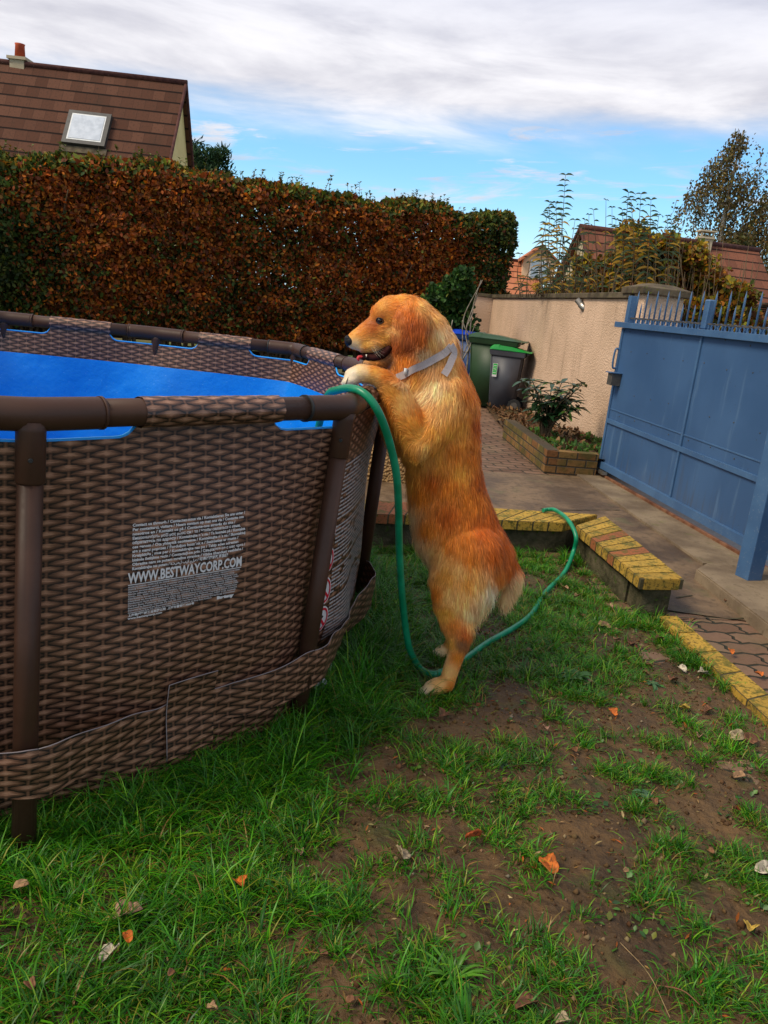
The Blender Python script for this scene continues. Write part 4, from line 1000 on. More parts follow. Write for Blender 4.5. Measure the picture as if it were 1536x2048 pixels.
# hedge stems
ST = []
for k in range(60):
    s0 = rng.uniform(0,hlen*.97); b0 = hL+hdv*s0; 
    for j in range(3):
        q0 = Vector((b0.x+rng.normal(0,.05)-hnv.x*.5, b0.y-hnv.y*.5, -.02)); ln = rng.uniform(1.6,2.7)
        ST.append((bez([q0, q0+Vector((rng.normal(0,.12),rng.normal(0,.1),ln*.4)), q0+Vector((rng.normal(0,.25),rng.normal(0,.2),ln))], 4), list(np.linspace(.035,.008,9))))
tubes('stems', ST, M_BARK, hedge, 5)
# twigs that stick out of the clipped top
V = []; F = []; C = []; ST = []
TWG = [(rng.uniform(20,1030),rng.uniform(.06,.22)) for _ in range(150)]+[(490,.26),(500,.2),(520,.18),(560,.2),(640,.30),(652,.34),(728,.36),(722,.3),(740,.26),(860,.25),(905,.2),(600,.2),(15,.45),(8,.5)]
for px, ln in TWG:
    s0 = min(hlen*.985, max(0,(gy(px,300,13.2).x-hL.x)/hdv.x)); b0 = hL+hdv*s0; z0 = float(htop(s0)); b0 = Vector((b0.x-hnv.x*.35,b0.y-hnv.y*.35,z0-.08)); tp = b0+Vector((rng.normal(0,.05),0,ln+.08)); ST.append(([b0, b0.lerp(tp,.5), tp],[.006,.005,.002]))
    for j in range(int(ln*34)+3):
        k = rng.random()**.8; c0 = b0.lerp(tp,k); an = rng.uniform(0,6.28); g = rng.uniform(.7,1.3)
        col = (.09*g,.12*g,.02*g) if rng.random() < .7 else (.22*g,.12*g,.02*g)
        long_leaf(V,F,C,c0,Vector((math.cos(an),math.sin(an),.7)),Vector((0,0,1)),.07,.04,col,.2,2)
npmesh('top_shoots', V, F, M_HEDGE, hedge, np.array(C), True); tubes('shoot_stems', ST, M_BARK, hedge, 4)
# a low wooden rail fence in the dark under the hedge
M_OLDW = noisy('old_grey_wood', (.045,.035,.025), (.10,.08,.055), 7, .9, .1, 40, .4, .006)
fe = thing('plank_fence', 'old plank fence in the shade under the hedge beyond the pool', 'fence')
for k in range(3):
    a = hL+hdv*.1; b_ = hL+hdv*(hlen*.80); ang = math.atan2(hdv.y,hdv.x); c_ = (a+b_)/2-hnv*1.0; bm = bmesh.new(); add_box(bm, (c_.x,c_.y,.16+k*.24), ((b_-a).length,.03,.19), rz=ang, bev=.004); bm_obj('plank', bm, M_OLDW, fe)
for k in range(9):
    c_ = hL+hdv*(.4+k*1.25)-hnv*.95; box('fence_post', (c_.x,c_.y,.36), (.08,.08,.78), M_OLDW, fe)

def blob_leaves(name, n, cen, rad, size, pal, mat, parent=None, thr=.42, sc_=2.2, seed=5, asp=.6, nrm=None, wts=None, hollow=.35, droop=None, jit=.2):
    """leaves scattered through a lumpy ellipsoid with gaps"""
    d = unit(rng.normal(size=(n*3,3))); r_ = rng.random(n*3)**hollow; P = d*r_[:,None]
    lump = .78+.5*(fbm((d[:,0]+d[:,2]*.7)*2.1+9,(d[:,1]+d[:,2])*2.1+4,seed)-.5)*1.6; P = P*lump[:,None]*np.array(rad)+np.array(cen)
    k = fbm(P[:,0]*sc_+P[:,1]*.8*sc_, P[:,2]*sc_, seed+3)+(rng.random(n*3)-.5)*.15 > thr; P = P[k][:n]; m_ = len(P)
    cl_ = fbm(P[:,0]*1.7*sc_/2+40, P[:,2]*1.7*sc_/2, seed+9); c = pick(pal, m_, jit, wts)*(.6+cl_*.85)[:,None]
    return leaves(name, P, rng.uniform(size*.7,size*1.3,m_), np.clip(c,.003,1), mat, parent, asp=asp, nrm=nrm, droop=droop)
# green climber with pale bare stems at the hedge's right end
iv = thing('climbing_shrub', 'green leafy climber with pale twisted stems beside the blue bin', 'climber', (gz(900,800).x,0,0))
ivp = gy(905,600,13.6); iv.location = (ivp.x, 13.6, 0)
for k, (px,py,r1,r2) in enumerate(((880,600,.30,.30),(905,635,.36,.34),(928,600,.22,.34),(940,660,.18,.30),(855,615,.30,.28),(890,685,.35,.30),(930,555,.20,.22),(870,655,.34,.30),(915,700,.28,.26),(905,570,.22,.20))):
    q = gy(px,py,13.55+.1*(k%3)); blob_leaves('foliage', 1300, (q.x-ivp.x,q.y-13.6,q.z), (r1,.25,r2), .075, [(.018,.050,.010),(.030,.080,.013),(.050,.110,.016),(.10,.12,.02)], M_HEDGE, iv, .47, 5, 60+k, .8, (0,-1,.4), [.4,.35,.18,.07], .6)
ST = []; M_PALE = noisy('pale_bark', (.14,.11,.08), (.34,.30,.24), 14, .8, .2, 60, .4, .004)
for (a, b_, r_) in (((905,800),(925,640),.02),((920,790),(942,640),.022),((938,760),(955,590),.018),((900,760),(950,650),.015),((880,790),(905,640),.018),((925,720),(965,560),.014),((935,650),(962,560),.010),((915,700),(960,690),.012)):
    q0 = gy(*a,13.25); q1 = gy(*b_,13.3); md = q0.lerp(q1,.5)+Vector((rng.normal(0,.09),.0,rng.normal(0,.05))); m1 = q0.lerp(q1,.25)+Vector((rng.normal(0,.06),0,0))
    ST.append(([p-Vector((ivp.x,13.6,0)) for p in bez([q0,m1,md,q1],6)], list(np.linspace(r_,r_*.4,19))))
tubes('bare_stems', ST, M_PALE, iv, 6)
# a green bush low behind the rim, left of the dog
lowp = gy(640,640,12.2)
# yellowing shrubs behind the wall
M_SHR = attrmat('autumn_leaf', .55, .25, .35, (.8,1.2,4))
PALY = [(.34,.22,.012),(.20,.17,.014),(.10,.12,.014),(.34,.12,.010),(.13,.045,.012),(.055,.065,.010)]
vs_ = thing('autumn_thicket', 'dense thicket of yellow, green and brown leaves behind the wall and gate', 'shrub', (gy(1320,600,14.5).x,14.5,0)); off = np.array(vs_.location)
for k, (px,py,r1,r2) in enumerate(((1225,560,.62,.62),(1290,520,.62,.62),(1350,560,.70,.62),(1410,600,.62,.66),(1300,620,.9,.6),(1385,520,.42,.35),(1440,655,.6,.45),(1230,620,.6,.4),(1500,680,.6,.4),(1180,590,.42,.45),(1330,485,.34,.28),(1260,475,.3,.3),(1140,580,.3,.3),(1160,540,.25,.3),(1400,550,.5,.5),(1460,600,.5,.5),(1490,650,.5,.4),(1100,590,.3,.18))):
    q = gy(px,py,14.2+.3*(k%3)); blob_leaves('foliage', 2100, np.array(q)-off, (r1,.5,r2), .085, PALY, M_SHR, vs_, .55, 3.2, 80+k, .75, (0,-1,.5), [.24,.18,.14,.14,.24,.06], .55)
ST = []
for k in range(100):
    px = rng.uniform(1120,1500); q0 = gy(px,720,14.3+rng.uniform(-.4,.4)); q0.z = -.05; q1 = gy(px+rng.uniform(-30,40), rng.uniform(470,560), q0.y); ST.append(([Vector(p)-Vector(off) for p in (q0, q0.lerp(q1,.5)+Vector((rng.normal(0,.1),0,0)), q1)],[.012,.009,.004]))
tubes('stems', ST, M_BARK, vs_, 4)
# tall stalks with lance leaves in front of the sky
def stalk(px0, py0, px1, py1, Y, n, L, name='stems'):
    q1 = gy(px1,py1,Y); q0 = gy(px0,py0,Y); md = q0.lerp(q1,.5)+Vector((rng.normal(0,.03),0,0)); P = bez([q0,md,q1],5); ST.append(([p-Vector(off) for p in P], list(np.linspace(.010,.003,len(P)))))
    for j in range(n):
        k = 1-(j/n)*.98; c0 = P[0].lerp(P[-1],k); c0 = P[min(int(k*(len(P)-1)),len(P)-1)].lerp(P[min(int(k*(len(P)-1))+1,len(P)-1)],(k*(len(P)-1))%1)
        for sd in (-1,1):
            if rng.random() < .16*(1-k)+.06: continue
            an = rng.normal(0,.55)+(0 if sd > 0 else math.pi); g = rng.uniform(.7,1.3); low = rng.random() < (1-k)*.75
            col = (.30*g,.17*g,.015*g) if low else (.030*g,.055*g,.020*g)
            long_leaf(V,F,C,c0-Vector(off),Vector((math.cos(an),math.sin(an)*.8,rng.uniform(.25,.75) if k > .8 else rng.uniform(.0,.35))),Vector((rng.normal(0,.4),-.9,.7)),1.25*L*rng.uniform(.7,1.15)*(.65+.35*min(1,(1-k)*3)),L*.27,col,rng.uniform(.3,.8),3)
V = []; F = []; C = []; ST = []
bu = thing('tall_stalks', 'tall upright stalks with narrow drooping leaves rising left above the wall', 'shrub', (gy(1110,600,12.5).x,12.5,0)); off = np.array(bu.location)
for a in ((1108,595,1131,350,12.5,22,.15),(1092,592,1100,405,12.6,17,.14),(1086,594,1098,410,12.4,15,.13),(1118,594,1112,405,12.8,16,.14),(1128,594,1122,420,12.3,14,.14),(1140,592,1150,440,12.9,8,.14),(1106,592,1090,450,12.7,12,.13),(1150,590,1160,455,12.5,9,.14),(1077,592,1085,500,12.5,8,.12),(1030,588,1068,530,12.6,5,.11),(1100,590,1092,500,12.2,9,.13)): stalk(*a)
for k in range(44):
    px = rng.uniform(1035,1230); stalk(px,594,px+rng.uniform(-12,22),rng.uniform(500,575),rng.uniform(11.8,13),int(rng.uniform(1,4)),.10)
npmesh('leaves', V, F, M_SHR, bu, np.array(C), True); tubes('stems', ST, M_BARK, bu, 4)
V = []; F = []; C = []; ST = []
bu = thing('tall_stalks', 'group of leafy stalks topped with dark leaves above the middle of the thicket', 'shrub', (gy(1270,600,13.2).x,13.2,0)); off = np.array(bu.location)
for a in ((1240,590,1257,385,13.2,19,.16),(1262,590,1262,400,13.1,15,.15),(1270,590,1282,388,13.3,18,.16),(1290,592,1302,400,13.0,17,.16),(1250,590,1245,420,13.4,14,.15),(1205,590,1212,400,13.2,3,.08),(1218,590,1224,415,13.5,10,.12),(1195,592,1187,420,13.3,8,.12),(1180,592,1178,430,13.3,9,.12),(1310,595,1318,430,13.2,12,.15),(1325,595,1335,432,13.4,11,.15),(1230,592,1232,440,13.2,10,.13),(1345,600,1352,455,13.5,9,.13),(1168,592,1170,440,13.0,6,.12),(1283,592,1295,440,13.3,14,.15),(1335,600,1343,440,13.1,10,.14)): stalk(*a)
npmesh('leaves', V, F, M_SHR, bu, np.array(C), True); tubes('stems', ST, M_BARK, bu, 4)

# weeping birches, pine, far trees
def tree(name, label, cat, px, pb, Y, hgt, crown_fn, mat, trunk_r, bark, limbs=14, group=None, spread=.35, lean=0.0):
    b0 = gy(px,pb,Y); o = thing(name, label, cat, (b0.x,Y,0), group); ST = []
    top = Vector((lean,0,hgt)); P = bez([(0,0,-.1),(lean*.2+rng.normal(0,.05),0,hgt*.35),(lean*.6+rng.normal(0,.06),0,hgt*.7),top],6)
    tube('trunk', P, list(np.linspace(trunk_r,trunk_r*.12,len(P))), bark, o, 10)
    for k in range(limbs):
        q = rng.uniform(.3,.95); c0 = P[int(q*(len(P)-1))]; an = rng.uniform(0,6.28); ln = hgt*spread*(1.15-q)*rng.uniform(.7,1.1)
        e = c0+Vector((math.cos(an)*ln, math.sin(an)*ln, ln*rng.uniform(.35,.9))); ST.append((bez([c0,c0.lerp(e,.5)+Vector((0,0,-.05*ln)),e],4), list(np.linspace(trunk_r*.35*(1.1-q),trunk_r*.05,9))))
    tubes('limbs', ST, bark, o, 6); crown_fn(o, P, ST); return o
M_BIR = attrmat('birch_leaf', .6, .2, .3, (.8,1.2,1)); M_BBARK = noisy('birch_bark', (.16,.14,.12), (.40,.38,.34), 3, .9, .15, 20, .4, .02)
def birch_crown(hgt, wid, n, pal, seed, zlo=.28):
    def fn(o, P, ST):
        # hanging strands from the limb ends
        pts = []; sz = []; G = []
        for k in range(n):
            q = rng.uniform(0,1)**.75; z = hgt*(zlo+.74*(1-q)); env = min(1,max(.12,(1.02-z/hgt)*3.2))**.75*(1 if z/hgt > .45 else .8)
            an = rng.uniform(0,6.28); r_ = wid*env*rng.random()**.5*(.75+.5*float(vnoise(an*1.6,z*.9,seed))); x_, y_ = math.cos(an)*r_, math.sin(an)*r_
            if float(fbm(np.array(x_*1.1+seed),np.array(z*1.0),seed)) < .50: continue
            L = rng.uniform(.35,1.1)*hgt*.11; pth = [Vector((x_,y_,z)), Vector((x_*1.04+.03,y_,z-L*.5)), Vector((x_*1.06+rng.normal(0,.05),y_,z-L))]
            if k % 3 == 0: G.append((pth, [.012,.008,.004]))
            m_ = int(L*15); t_ = rng.random(m_); pts.append(np.array(pth[0])+(np.array(pth[2])-np.array(pth[0]))*t_[:,None]+rng.normal(0,.055,(m_,3)))
        P_ = np.concatenate(pts); cl_ = fbm(P_[:,0]*.9+5,P_[:,2]*.9,seed+2)
        leaves('crown', P_, rng.uniform(.07,.14,len(P_)), np.clip(pick(pal,len(P_),.2)*(.6+.9*cl_)[:,None],.003,1), M_BIR, o, asp=.6, droop=(0,0,-.9)); tubes('hanging_twigs', G, M_BARK, o, 3)
    return fn
PB = [(.13,.10,.035),(.085,.085,.03),(.19,.12,.03),(.07,.055,.025)]
tree('birch_tree', 'tall weeping birch with sparse brown green leaves against the sky', 'tree', 1455,420,30, 8.3, birch_crown(8.3,1.75,2300,PB,3), M_BIR, .17, M_BBARK, 16)
tree('birch_tree', 'second weeping birch cut off by the right edge of the photo', 'tree', 1572,450,29, 7.6, birch_crown(7.6,1.7,1500,PB,8), M_BIR, .16, M_BBARK, 14)
o = thing('dark_bush', 'dark olive bushy tree low between the red roof and the birch', 'tree', (gy(1450,640,27).x,27,0)); bx_ = o.location.x
tube('trunk', [(0,0,-.1),(0,0,2.5)], .12, M_BARK, o, 8)
for k, (px,py,r1,r2) in enumerate(((1440,560,1.3,1.2),(1500,600,1.3,1.2),(1470,520,.8,.8),(1540,620,1.2,1.4),(1430,620,1.2,1.0))):
    q = gy(px,py,27); blob_leaves('crown', 2600, (q.x-bx_,q.y-27,q.z), (r1,.9,r2), .13, [(.075,.055,.015),(.05,.055,.015),(.11,.075,.02)], M_BIR, o, .40, 1.6, 140+k)
sh = thing('shed', 'dark weathered plank shed roof at the right edge behind the gate', 'shed', (gy(1545,640,18).x,18,0))
q = gy(1512,575,18); bm = bmesh.new(); add_box(bm, (.35,0,.9), (1.4,1.2,1.9), bev=.01); bm_obj('shed_wall', bm, M_OLDW, sh)
bm = bmesh.new()
for k in range(7): add_box(bm, (.35,-.55+k*.17,2.12-.035*k+.1), (1.7,.20,.03), bev=.003)
bm_obj('shed_roof', bm, M_OLDW, sh)
M_PINE = attrmat('pine_needle', .6, .2, .1, (.8,1.2,1))
def pine_crown(hgt):
    def fn(o, P, ST):
        pts = []; 
        for k in range(420):
            z = hgt*rng.uniform(.35,1.0); env = .95*(1-((z/hgt-.62)/.46)**2)**.5 if abs(z/hgt-.62) < .46 else .15; an = rng.uniform(0,6.28); r_ = env*rng.random()**.4
            c_ = np.array([math.cos(an)*r_, math.sin(an)*r_, z]); 
            pts.append(c_+np.array([math.cos(an)*.25,math.sin(an)*.25,.45])*rng.random((34,1))+rng.normal(0,.07,(34,3)))
        P_ = np.concatenate(pts); leaves('crown', P_, rng.uniform(.16,.30,len(P_)), pick([(.012,.038,.014),(.020,.055,.018),(.035,.07,.02)],len(P_),.2), M_PINE, o, asp=.22, droop=(0,0,.8), fold=.1)
    return fn
tree('pine_tree', 'dark green pine rising behind the cream gable of the left house', 'tree', 408,400,33, 6.0, pine_crown(6.0), M_PINE, .2, M_BARK, 12)
print('veg ok')

# ------------------------------------------------------------------ the dog
YD = 2.99
def dgp(x, y, w_=0.0): return gy(x, y, YD-w_)
def pxm(r_, w_=0.0): return r_*(YD-w_)*1.03/FPX
CH = {
 'torso': [(842,665,0,42,.85),(860,712,0,52,.85),(868,765,0,64,.92),(884,820,0,72,.88),(886,880,0,72,.85),(887,940,0,73,.80),(896,1000,0,77,.74),(912,1058,0,84,.68),(934,1105,0,80,.70),(962,1125,0,62,.85)],
 'chest': [(812,735,0,34,.9),(818,770,0,42,.9),(838,840,0,48,.9),(850,900,0,46,.85)],
 'rump': [(940,1090,0,72,.75),(972,1118,0,58,.8),(990,1130,0,40,.8)],
 'thigh': [(938,1112,.065,70,.62),(922,1160,.09,64,.55),(910,1208,.115,45,.65)], 'thigh_back': [(968,1140,.07,36,.6),(960,1175,.085,30,.5),(938,1215,.10,26,.6)],
 'calf': [(908,1208,.115,42,.62),(911,1242,.13,34,.66),(919,1272,.15,27,.72),(918,1292,.16,22,.8)],
 'foot': [(918,1290,.16,21,.85),(909,1318,.165,18,.85),(899,1348,.175,17,.9),(893,1368,.18,17,1.1),(874,1372,.182,17,1.35),(859,1376,.185,13,1.6)],
 'thigh_far': [(938,1112,-.06,66,.6),(922,1150,-.08,56,.55),(908,1180,-.10,36,.65)],
 'calf_far': [(908,1180,-.10,34,.6),(910,1210,-.11,25,.66),(920,1240,-.12,18,.8),(908,1275,-.13,14,.85),(898,1296,-.135,13,.9),(884,1303,-.14,13,1.2),(876,1305,-.14,10,1.4)],
 'arm': [(885,795,.075,50,.55),(872,840,.10,46,.6),(848,875,.125,34,.75),(833,884,.135,28,.8)],
 'forearm': [(833,884,.135,26,.8),(820,848,.14,31,.7),(803,812,.14,29,.7),(786,782,.14,25,.8),(768,759,.14,19.5,.95),(745,749,.138,17.5,1.15),(722,747,.136,18.5,1.3),(705,752,.135,16,1.4),(697,762,.133,11,1.5)],
 'arm_far': [(865,840,-.08,44,.55),(825,870,-.09,32,.7),(800,880,-.10,26,.8)],
 'forearm_far': [(800,880,-.10,26,.8),(786,846,-.11,26,.75),(774,812,-.11,20,.8),(768,778,-.11,16,.95),(756,757,-.105,15,1.1),(735,752,-.10,15,1.2)],
 'skull': [(806,632,0,40,.84),(822,640,0,42,.84)], 'brow': [(768,632,0,27,.95),(784,630,0,36,.86),(800,634,0,40,.86)], 'nape': [(826,642,0,43,.84),(846,668,0,48,.84),(862,705,0,54,.84)], 'cheek': [(790,666,0,33,.92),(808,675,0,30,1.0)],
 'muzzle': [(774,656,0,32,.85),(752,664,0,30,.76),(732,674,0,25,.80),(715,680,0,19.5,.95),(706,682,0,14.5,1.1)],
 'flews': [(770,680,0,20,1.15),(748,687,0,18,1.25),(726,692,0,13,1.35)],
 'jaw': [(790,706,0,22,.95),(772,721,0,12.5,1.5),(750,726,0,9,1.8),(731,724,0,6.5,2.0)],
 'throat': [(800,705,0,28,.9),(815,735,0,36,.9)],
 'ear': [(826,612,.088,20,.45),(832,638,.112,29,.30),(822,664,.128,31,.26),(806,684,.134,20,.26),(797,695,.134,12,.30)],
 'ear2': [(812,620,.095,17,.45),(806,648,.120,22,.30),(799,678,.132,17,.28)],
 'ear_far': [(828,614,-.085,20,.45),(828,650,-.098,27,.34),(806,682,-.10,16,.36)],
 'tail': [(985,1112,0,28,.7),(1010,1128,0,24,.8),(1022,1150,0,21,.8),(1027,1172,0,15,.8),(1016,1190,0,12,.7),(1006,1204,0,8,.6)],
}
bm = bmesh.new(); bmesh.ops.create_icosphere(bm, subdivisions=3, radius=1.0); SV = np.array([v.co[:] for v in bm.verts]); SF = np.array([[v.index for v in f.verts] for f in bm.faces]); bm.free()
RV = []; RF = []
def addball(c_, rx, ry, rz): RF.append(SF+len(RV)*len(SV)); RV.append(SV*np.array((rx,ry,rz))+np.array(c_))
for nm, ch_ in CH.items():
    for a, b_ in zip(ch_, ch_[1:]):
        pa_, pb_ = dgp(*a[:3]), dgp(*b_[:3]); n_ = max(2,int((pb_-pa_).length/(.13*min(pxm(a[3]),pxm(b_[3])))))
        for k in range(n_+1):
            q = k/n_; c_ = pa_.lerp(pb_,q); r_ = pxm(a[3]+(b_[3]-a[3])*q, a[2]); l_ = a[4]+(b_[4]-a[4])*q
            addball(c_, r_, r_*l_, r_)
# toes
for (x_,y_,w0,r_) in [(694,764,.165,8.5),(692,766,.145,9),(693,767,.125,9),(696,766,.105,8)]+[(848,1380,.155,7.5),(844,1382,.172,8.5),(845,1384,.190,8.5),(851,1385,.206,7.5)]+[(870,1306,-.12,7.5),(868,1307,-.137,8),(869,1308,-.155,7.5)]:
    for dx in (0,7,14):
        addball(dgp(x_+dx,y_-dx*.35,w0), pxm(r_), pxm(r_), pxm(r_))
ro_ = npmesh('raw0', np.concatenate(RV), np.concatenate(RF)); me = ro_.data; bpy.data.objects.remove(ro_); ro = bpy.data.objects.new('raw', me); COL.objects.link(ro)
md = ro.modifiers.new('r','REMESH'); md.mode = 'VOXEL'; md.voxel_size = .0055
md = ro.modifiers.new('s','SMOOTH'); md.factor = .5; md.iterations = 5
dg = bpy.context.evaluated_depsgraph_get(); bme = bpy.data.meshes.new_from_object(ro.evaluated_get(dg)); bpy.data.objects.remove(ro)
dogp = dgp(900,1390); dog = thing('dog', 'golden retriever standing on its hind legs with its forepaws over the pool rim', 'dog', (dogp.x, YD, 0)); DO = np.array(dog.location)
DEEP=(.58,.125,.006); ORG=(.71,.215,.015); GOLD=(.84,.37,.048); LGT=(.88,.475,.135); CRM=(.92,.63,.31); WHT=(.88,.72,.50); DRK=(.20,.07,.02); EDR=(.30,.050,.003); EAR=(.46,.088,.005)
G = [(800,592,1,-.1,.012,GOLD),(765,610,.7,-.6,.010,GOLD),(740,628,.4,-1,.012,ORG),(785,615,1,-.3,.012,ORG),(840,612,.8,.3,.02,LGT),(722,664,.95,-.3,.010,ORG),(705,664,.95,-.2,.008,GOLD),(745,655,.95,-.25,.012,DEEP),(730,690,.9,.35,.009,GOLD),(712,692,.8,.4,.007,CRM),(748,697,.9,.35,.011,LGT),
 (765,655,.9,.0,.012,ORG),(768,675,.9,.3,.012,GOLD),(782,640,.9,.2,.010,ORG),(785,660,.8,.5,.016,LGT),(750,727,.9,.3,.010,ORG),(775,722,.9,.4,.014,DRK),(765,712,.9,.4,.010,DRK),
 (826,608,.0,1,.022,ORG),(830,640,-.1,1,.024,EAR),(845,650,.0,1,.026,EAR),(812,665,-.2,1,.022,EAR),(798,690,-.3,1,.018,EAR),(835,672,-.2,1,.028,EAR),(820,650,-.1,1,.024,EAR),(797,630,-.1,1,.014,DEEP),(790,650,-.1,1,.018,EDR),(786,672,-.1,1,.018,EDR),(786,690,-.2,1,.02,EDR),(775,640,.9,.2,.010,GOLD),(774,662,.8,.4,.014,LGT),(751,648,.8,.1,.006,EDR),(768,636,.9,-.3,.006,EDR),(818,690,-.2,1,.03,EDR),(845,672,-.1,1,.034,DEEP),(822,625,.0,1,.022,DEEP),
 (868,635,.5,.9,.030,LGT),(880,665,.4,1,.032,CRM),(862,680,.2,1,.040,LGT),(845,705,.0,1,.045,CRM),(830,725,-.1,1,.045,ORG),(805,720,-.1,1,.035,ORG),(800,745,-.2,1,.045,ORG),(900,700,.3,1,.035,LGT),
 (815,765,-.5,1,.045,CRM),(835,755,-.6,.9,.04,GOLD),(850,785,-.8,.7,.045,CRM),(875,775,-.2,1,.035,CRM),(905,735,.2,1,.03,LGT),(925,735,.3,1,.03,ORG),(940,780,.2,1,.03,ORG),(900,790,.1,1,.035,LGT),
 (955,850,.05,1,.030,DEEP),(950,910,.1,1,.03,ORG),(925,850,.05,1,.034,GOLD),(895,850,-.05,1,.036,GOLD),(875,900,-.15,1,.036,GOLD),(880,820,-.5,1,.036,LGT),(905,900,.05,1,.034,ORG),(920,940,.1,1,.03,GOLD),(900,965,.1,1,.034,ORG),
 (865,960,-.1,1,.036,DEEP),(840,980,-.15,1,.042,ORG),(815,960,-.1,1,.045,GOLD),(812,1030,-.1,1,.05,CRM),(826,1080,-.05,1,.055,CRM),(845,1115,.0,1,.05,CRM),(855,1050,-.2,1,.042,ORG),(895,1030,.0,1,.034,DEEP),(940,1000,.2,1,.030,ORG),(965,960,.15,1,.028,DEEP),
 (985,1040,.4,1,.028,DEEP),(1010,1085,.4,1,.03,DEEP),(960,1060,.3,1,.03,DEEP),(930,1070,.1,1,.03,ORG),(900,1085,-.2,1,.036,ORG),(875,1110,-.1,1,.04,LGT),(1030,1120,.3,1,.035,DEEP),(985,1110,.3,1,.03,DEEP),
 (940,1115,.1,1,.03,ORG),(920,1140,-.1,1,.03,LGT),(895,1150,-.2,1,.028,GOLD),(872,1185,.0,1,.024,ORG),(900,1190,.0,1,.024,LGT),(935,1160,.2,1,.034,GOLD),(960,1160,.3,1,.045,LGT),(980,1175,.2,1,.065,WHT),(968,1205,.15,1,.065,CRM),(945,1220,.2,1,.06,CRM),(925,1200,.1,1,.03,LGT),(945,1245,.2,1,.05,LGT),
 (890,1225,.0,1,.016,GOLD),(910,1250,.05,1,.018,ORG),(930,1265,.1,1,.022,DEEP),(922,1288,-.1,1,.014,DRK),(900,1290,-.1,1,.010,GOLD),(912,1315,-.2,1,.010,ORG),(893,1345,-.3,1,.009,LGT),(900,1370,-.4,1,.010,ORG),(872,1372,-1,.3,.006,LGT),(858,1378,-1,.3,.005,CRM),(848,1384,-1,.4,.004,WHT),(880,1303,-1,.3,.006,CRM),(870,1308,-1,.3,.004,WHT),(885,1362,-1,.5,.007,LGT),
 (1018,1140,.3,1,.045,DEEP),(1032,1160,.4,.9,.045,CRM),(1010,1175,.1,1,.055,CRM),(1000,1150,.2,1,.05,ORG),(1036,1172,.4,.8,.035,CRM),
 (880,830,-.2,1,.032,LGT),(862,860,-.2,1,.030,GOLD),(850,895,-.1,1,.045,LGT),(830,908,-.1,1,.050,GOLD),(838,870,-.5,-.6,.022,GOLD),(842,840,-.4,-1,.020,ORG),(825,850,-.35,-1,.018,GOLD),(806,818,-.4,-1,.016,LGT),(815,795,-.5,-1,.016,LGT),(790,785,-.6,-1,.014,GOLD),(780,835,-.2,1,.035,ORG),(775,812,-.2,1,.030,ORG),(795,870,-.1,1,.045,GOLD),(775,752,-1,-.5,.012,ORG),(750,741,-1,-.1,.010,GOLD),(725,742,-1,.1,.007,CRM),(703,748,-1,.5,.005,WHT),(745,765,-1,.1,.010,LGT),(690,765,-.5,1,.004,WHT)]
gpx = np.array([(g[0],g[1]) for g in G],float); gdir = np.array([(g[2],g[3]) for g in G],float); glen = np.array([g[4] for g in G]); gcol = np.array([g[5] for g in G])
def project(P):
    v = P-np.array(CAM); ww = v@np.array(FW); return np.stack([768+FPX*(v@np.array(CR))/ww, 1024-FPX*(v@np.array(CU))/ww],1)
def coat(P):                                 # direction, length and colour of the coat at points of the body
    px = project(P); D = np.zeros((len(P),2)); L = np.zeros(len(P)); C = np.zeros((len(P),3))
    for i in range(0,len(P),20000):
        d2 = ((px[i:i+20000,None,:]-gpx[None])**2).sum(2)+60; wt = 1/d2**1.75; wt /= wt.sum(1,keepdims=True); D[i:i+20000] = wt@gdir; L[i:i+20000] = wt@glen; C[i:i+20000] = wt@gcol
    far = P[:,1] > YD+.02
    D3 = D[:,:1]*np.array(CR)[None]-D[:,1:]*np.array(CU)[None]; return unit(D3), L, C
n_ = len(bme.vertices); BV = np.empty(n_*3); bme.vertices.foreach_get('co', BV); BV = BV.reshape(-1,3); D3, L3, C3 = coat(BV)
bme.transform(Matrix.Translation(-Vector(dog.location)))
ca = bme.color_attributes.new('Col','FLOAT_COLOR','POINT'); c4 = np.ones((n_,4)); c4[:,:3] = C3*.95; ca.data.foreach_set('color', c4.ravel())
m, t, b = newmat('coat_hair'); col = t.attr('Col'); finish(t, b, col, .48, .30, sheen=.35)
b.inputs['Sheen Roughness'].default_value = .4; b.inputs['Sheen Tint'].default_value = (1,.8,.55,1)
out = t.nt.nodes['Material Output']; tr = t.new('ShaderNodeBsdfTranslucent'); t.link(col, tr.inputs[0]); ms = t.new('ShaderNodeMixShader'); ms.inputs[0].default_value = .18
t.link(b.outputs[0], ms.inputs[1]); t.link(tr.outputs[0], ms.inputs[2]); t.link(ms.outputs[0], out.inputs[0]); M_FUR = m
body = link('body', bme, M_FUR, dog, True)
# fur as fine flat locks that follow the coat
bme.calc_loop_triangles(); T_ = np.empty(len(bme.loop_triangles)*3, np.int32); bme.loop_triangles.foreach_get('vertices', T_); T_ = T_.reshape(-1,3)
A, B2, C2 = BV[T_[:,0]], BV[T_[:,1]], BV[T_[:,2]]; cr = np.cross(B2-A,C2-A); ar = np.linalg.norm(cr,axis=1)
tc = (A+B2+C2)/3; _, Lc, _ = coat(tc); bias = 1/np.clip(Lc,.006,.04)**.8; pr = ar*bias; pr /= pr.sum()
NF = 190000; ti = rng.choice(len(T_), NF, p=pr); r1 = np.sqrt(rng.random(NF))[:,None]; r2 = rng.random(NF)[:,None]
P0 = A[ti]*(1-r1)+B2[ti]*r1*(1-r2)+C2[ti]*r1*r2; N0 = unit(cr[ti])
D0, L0, C0 = coat(P0)
pxx = project(P0)
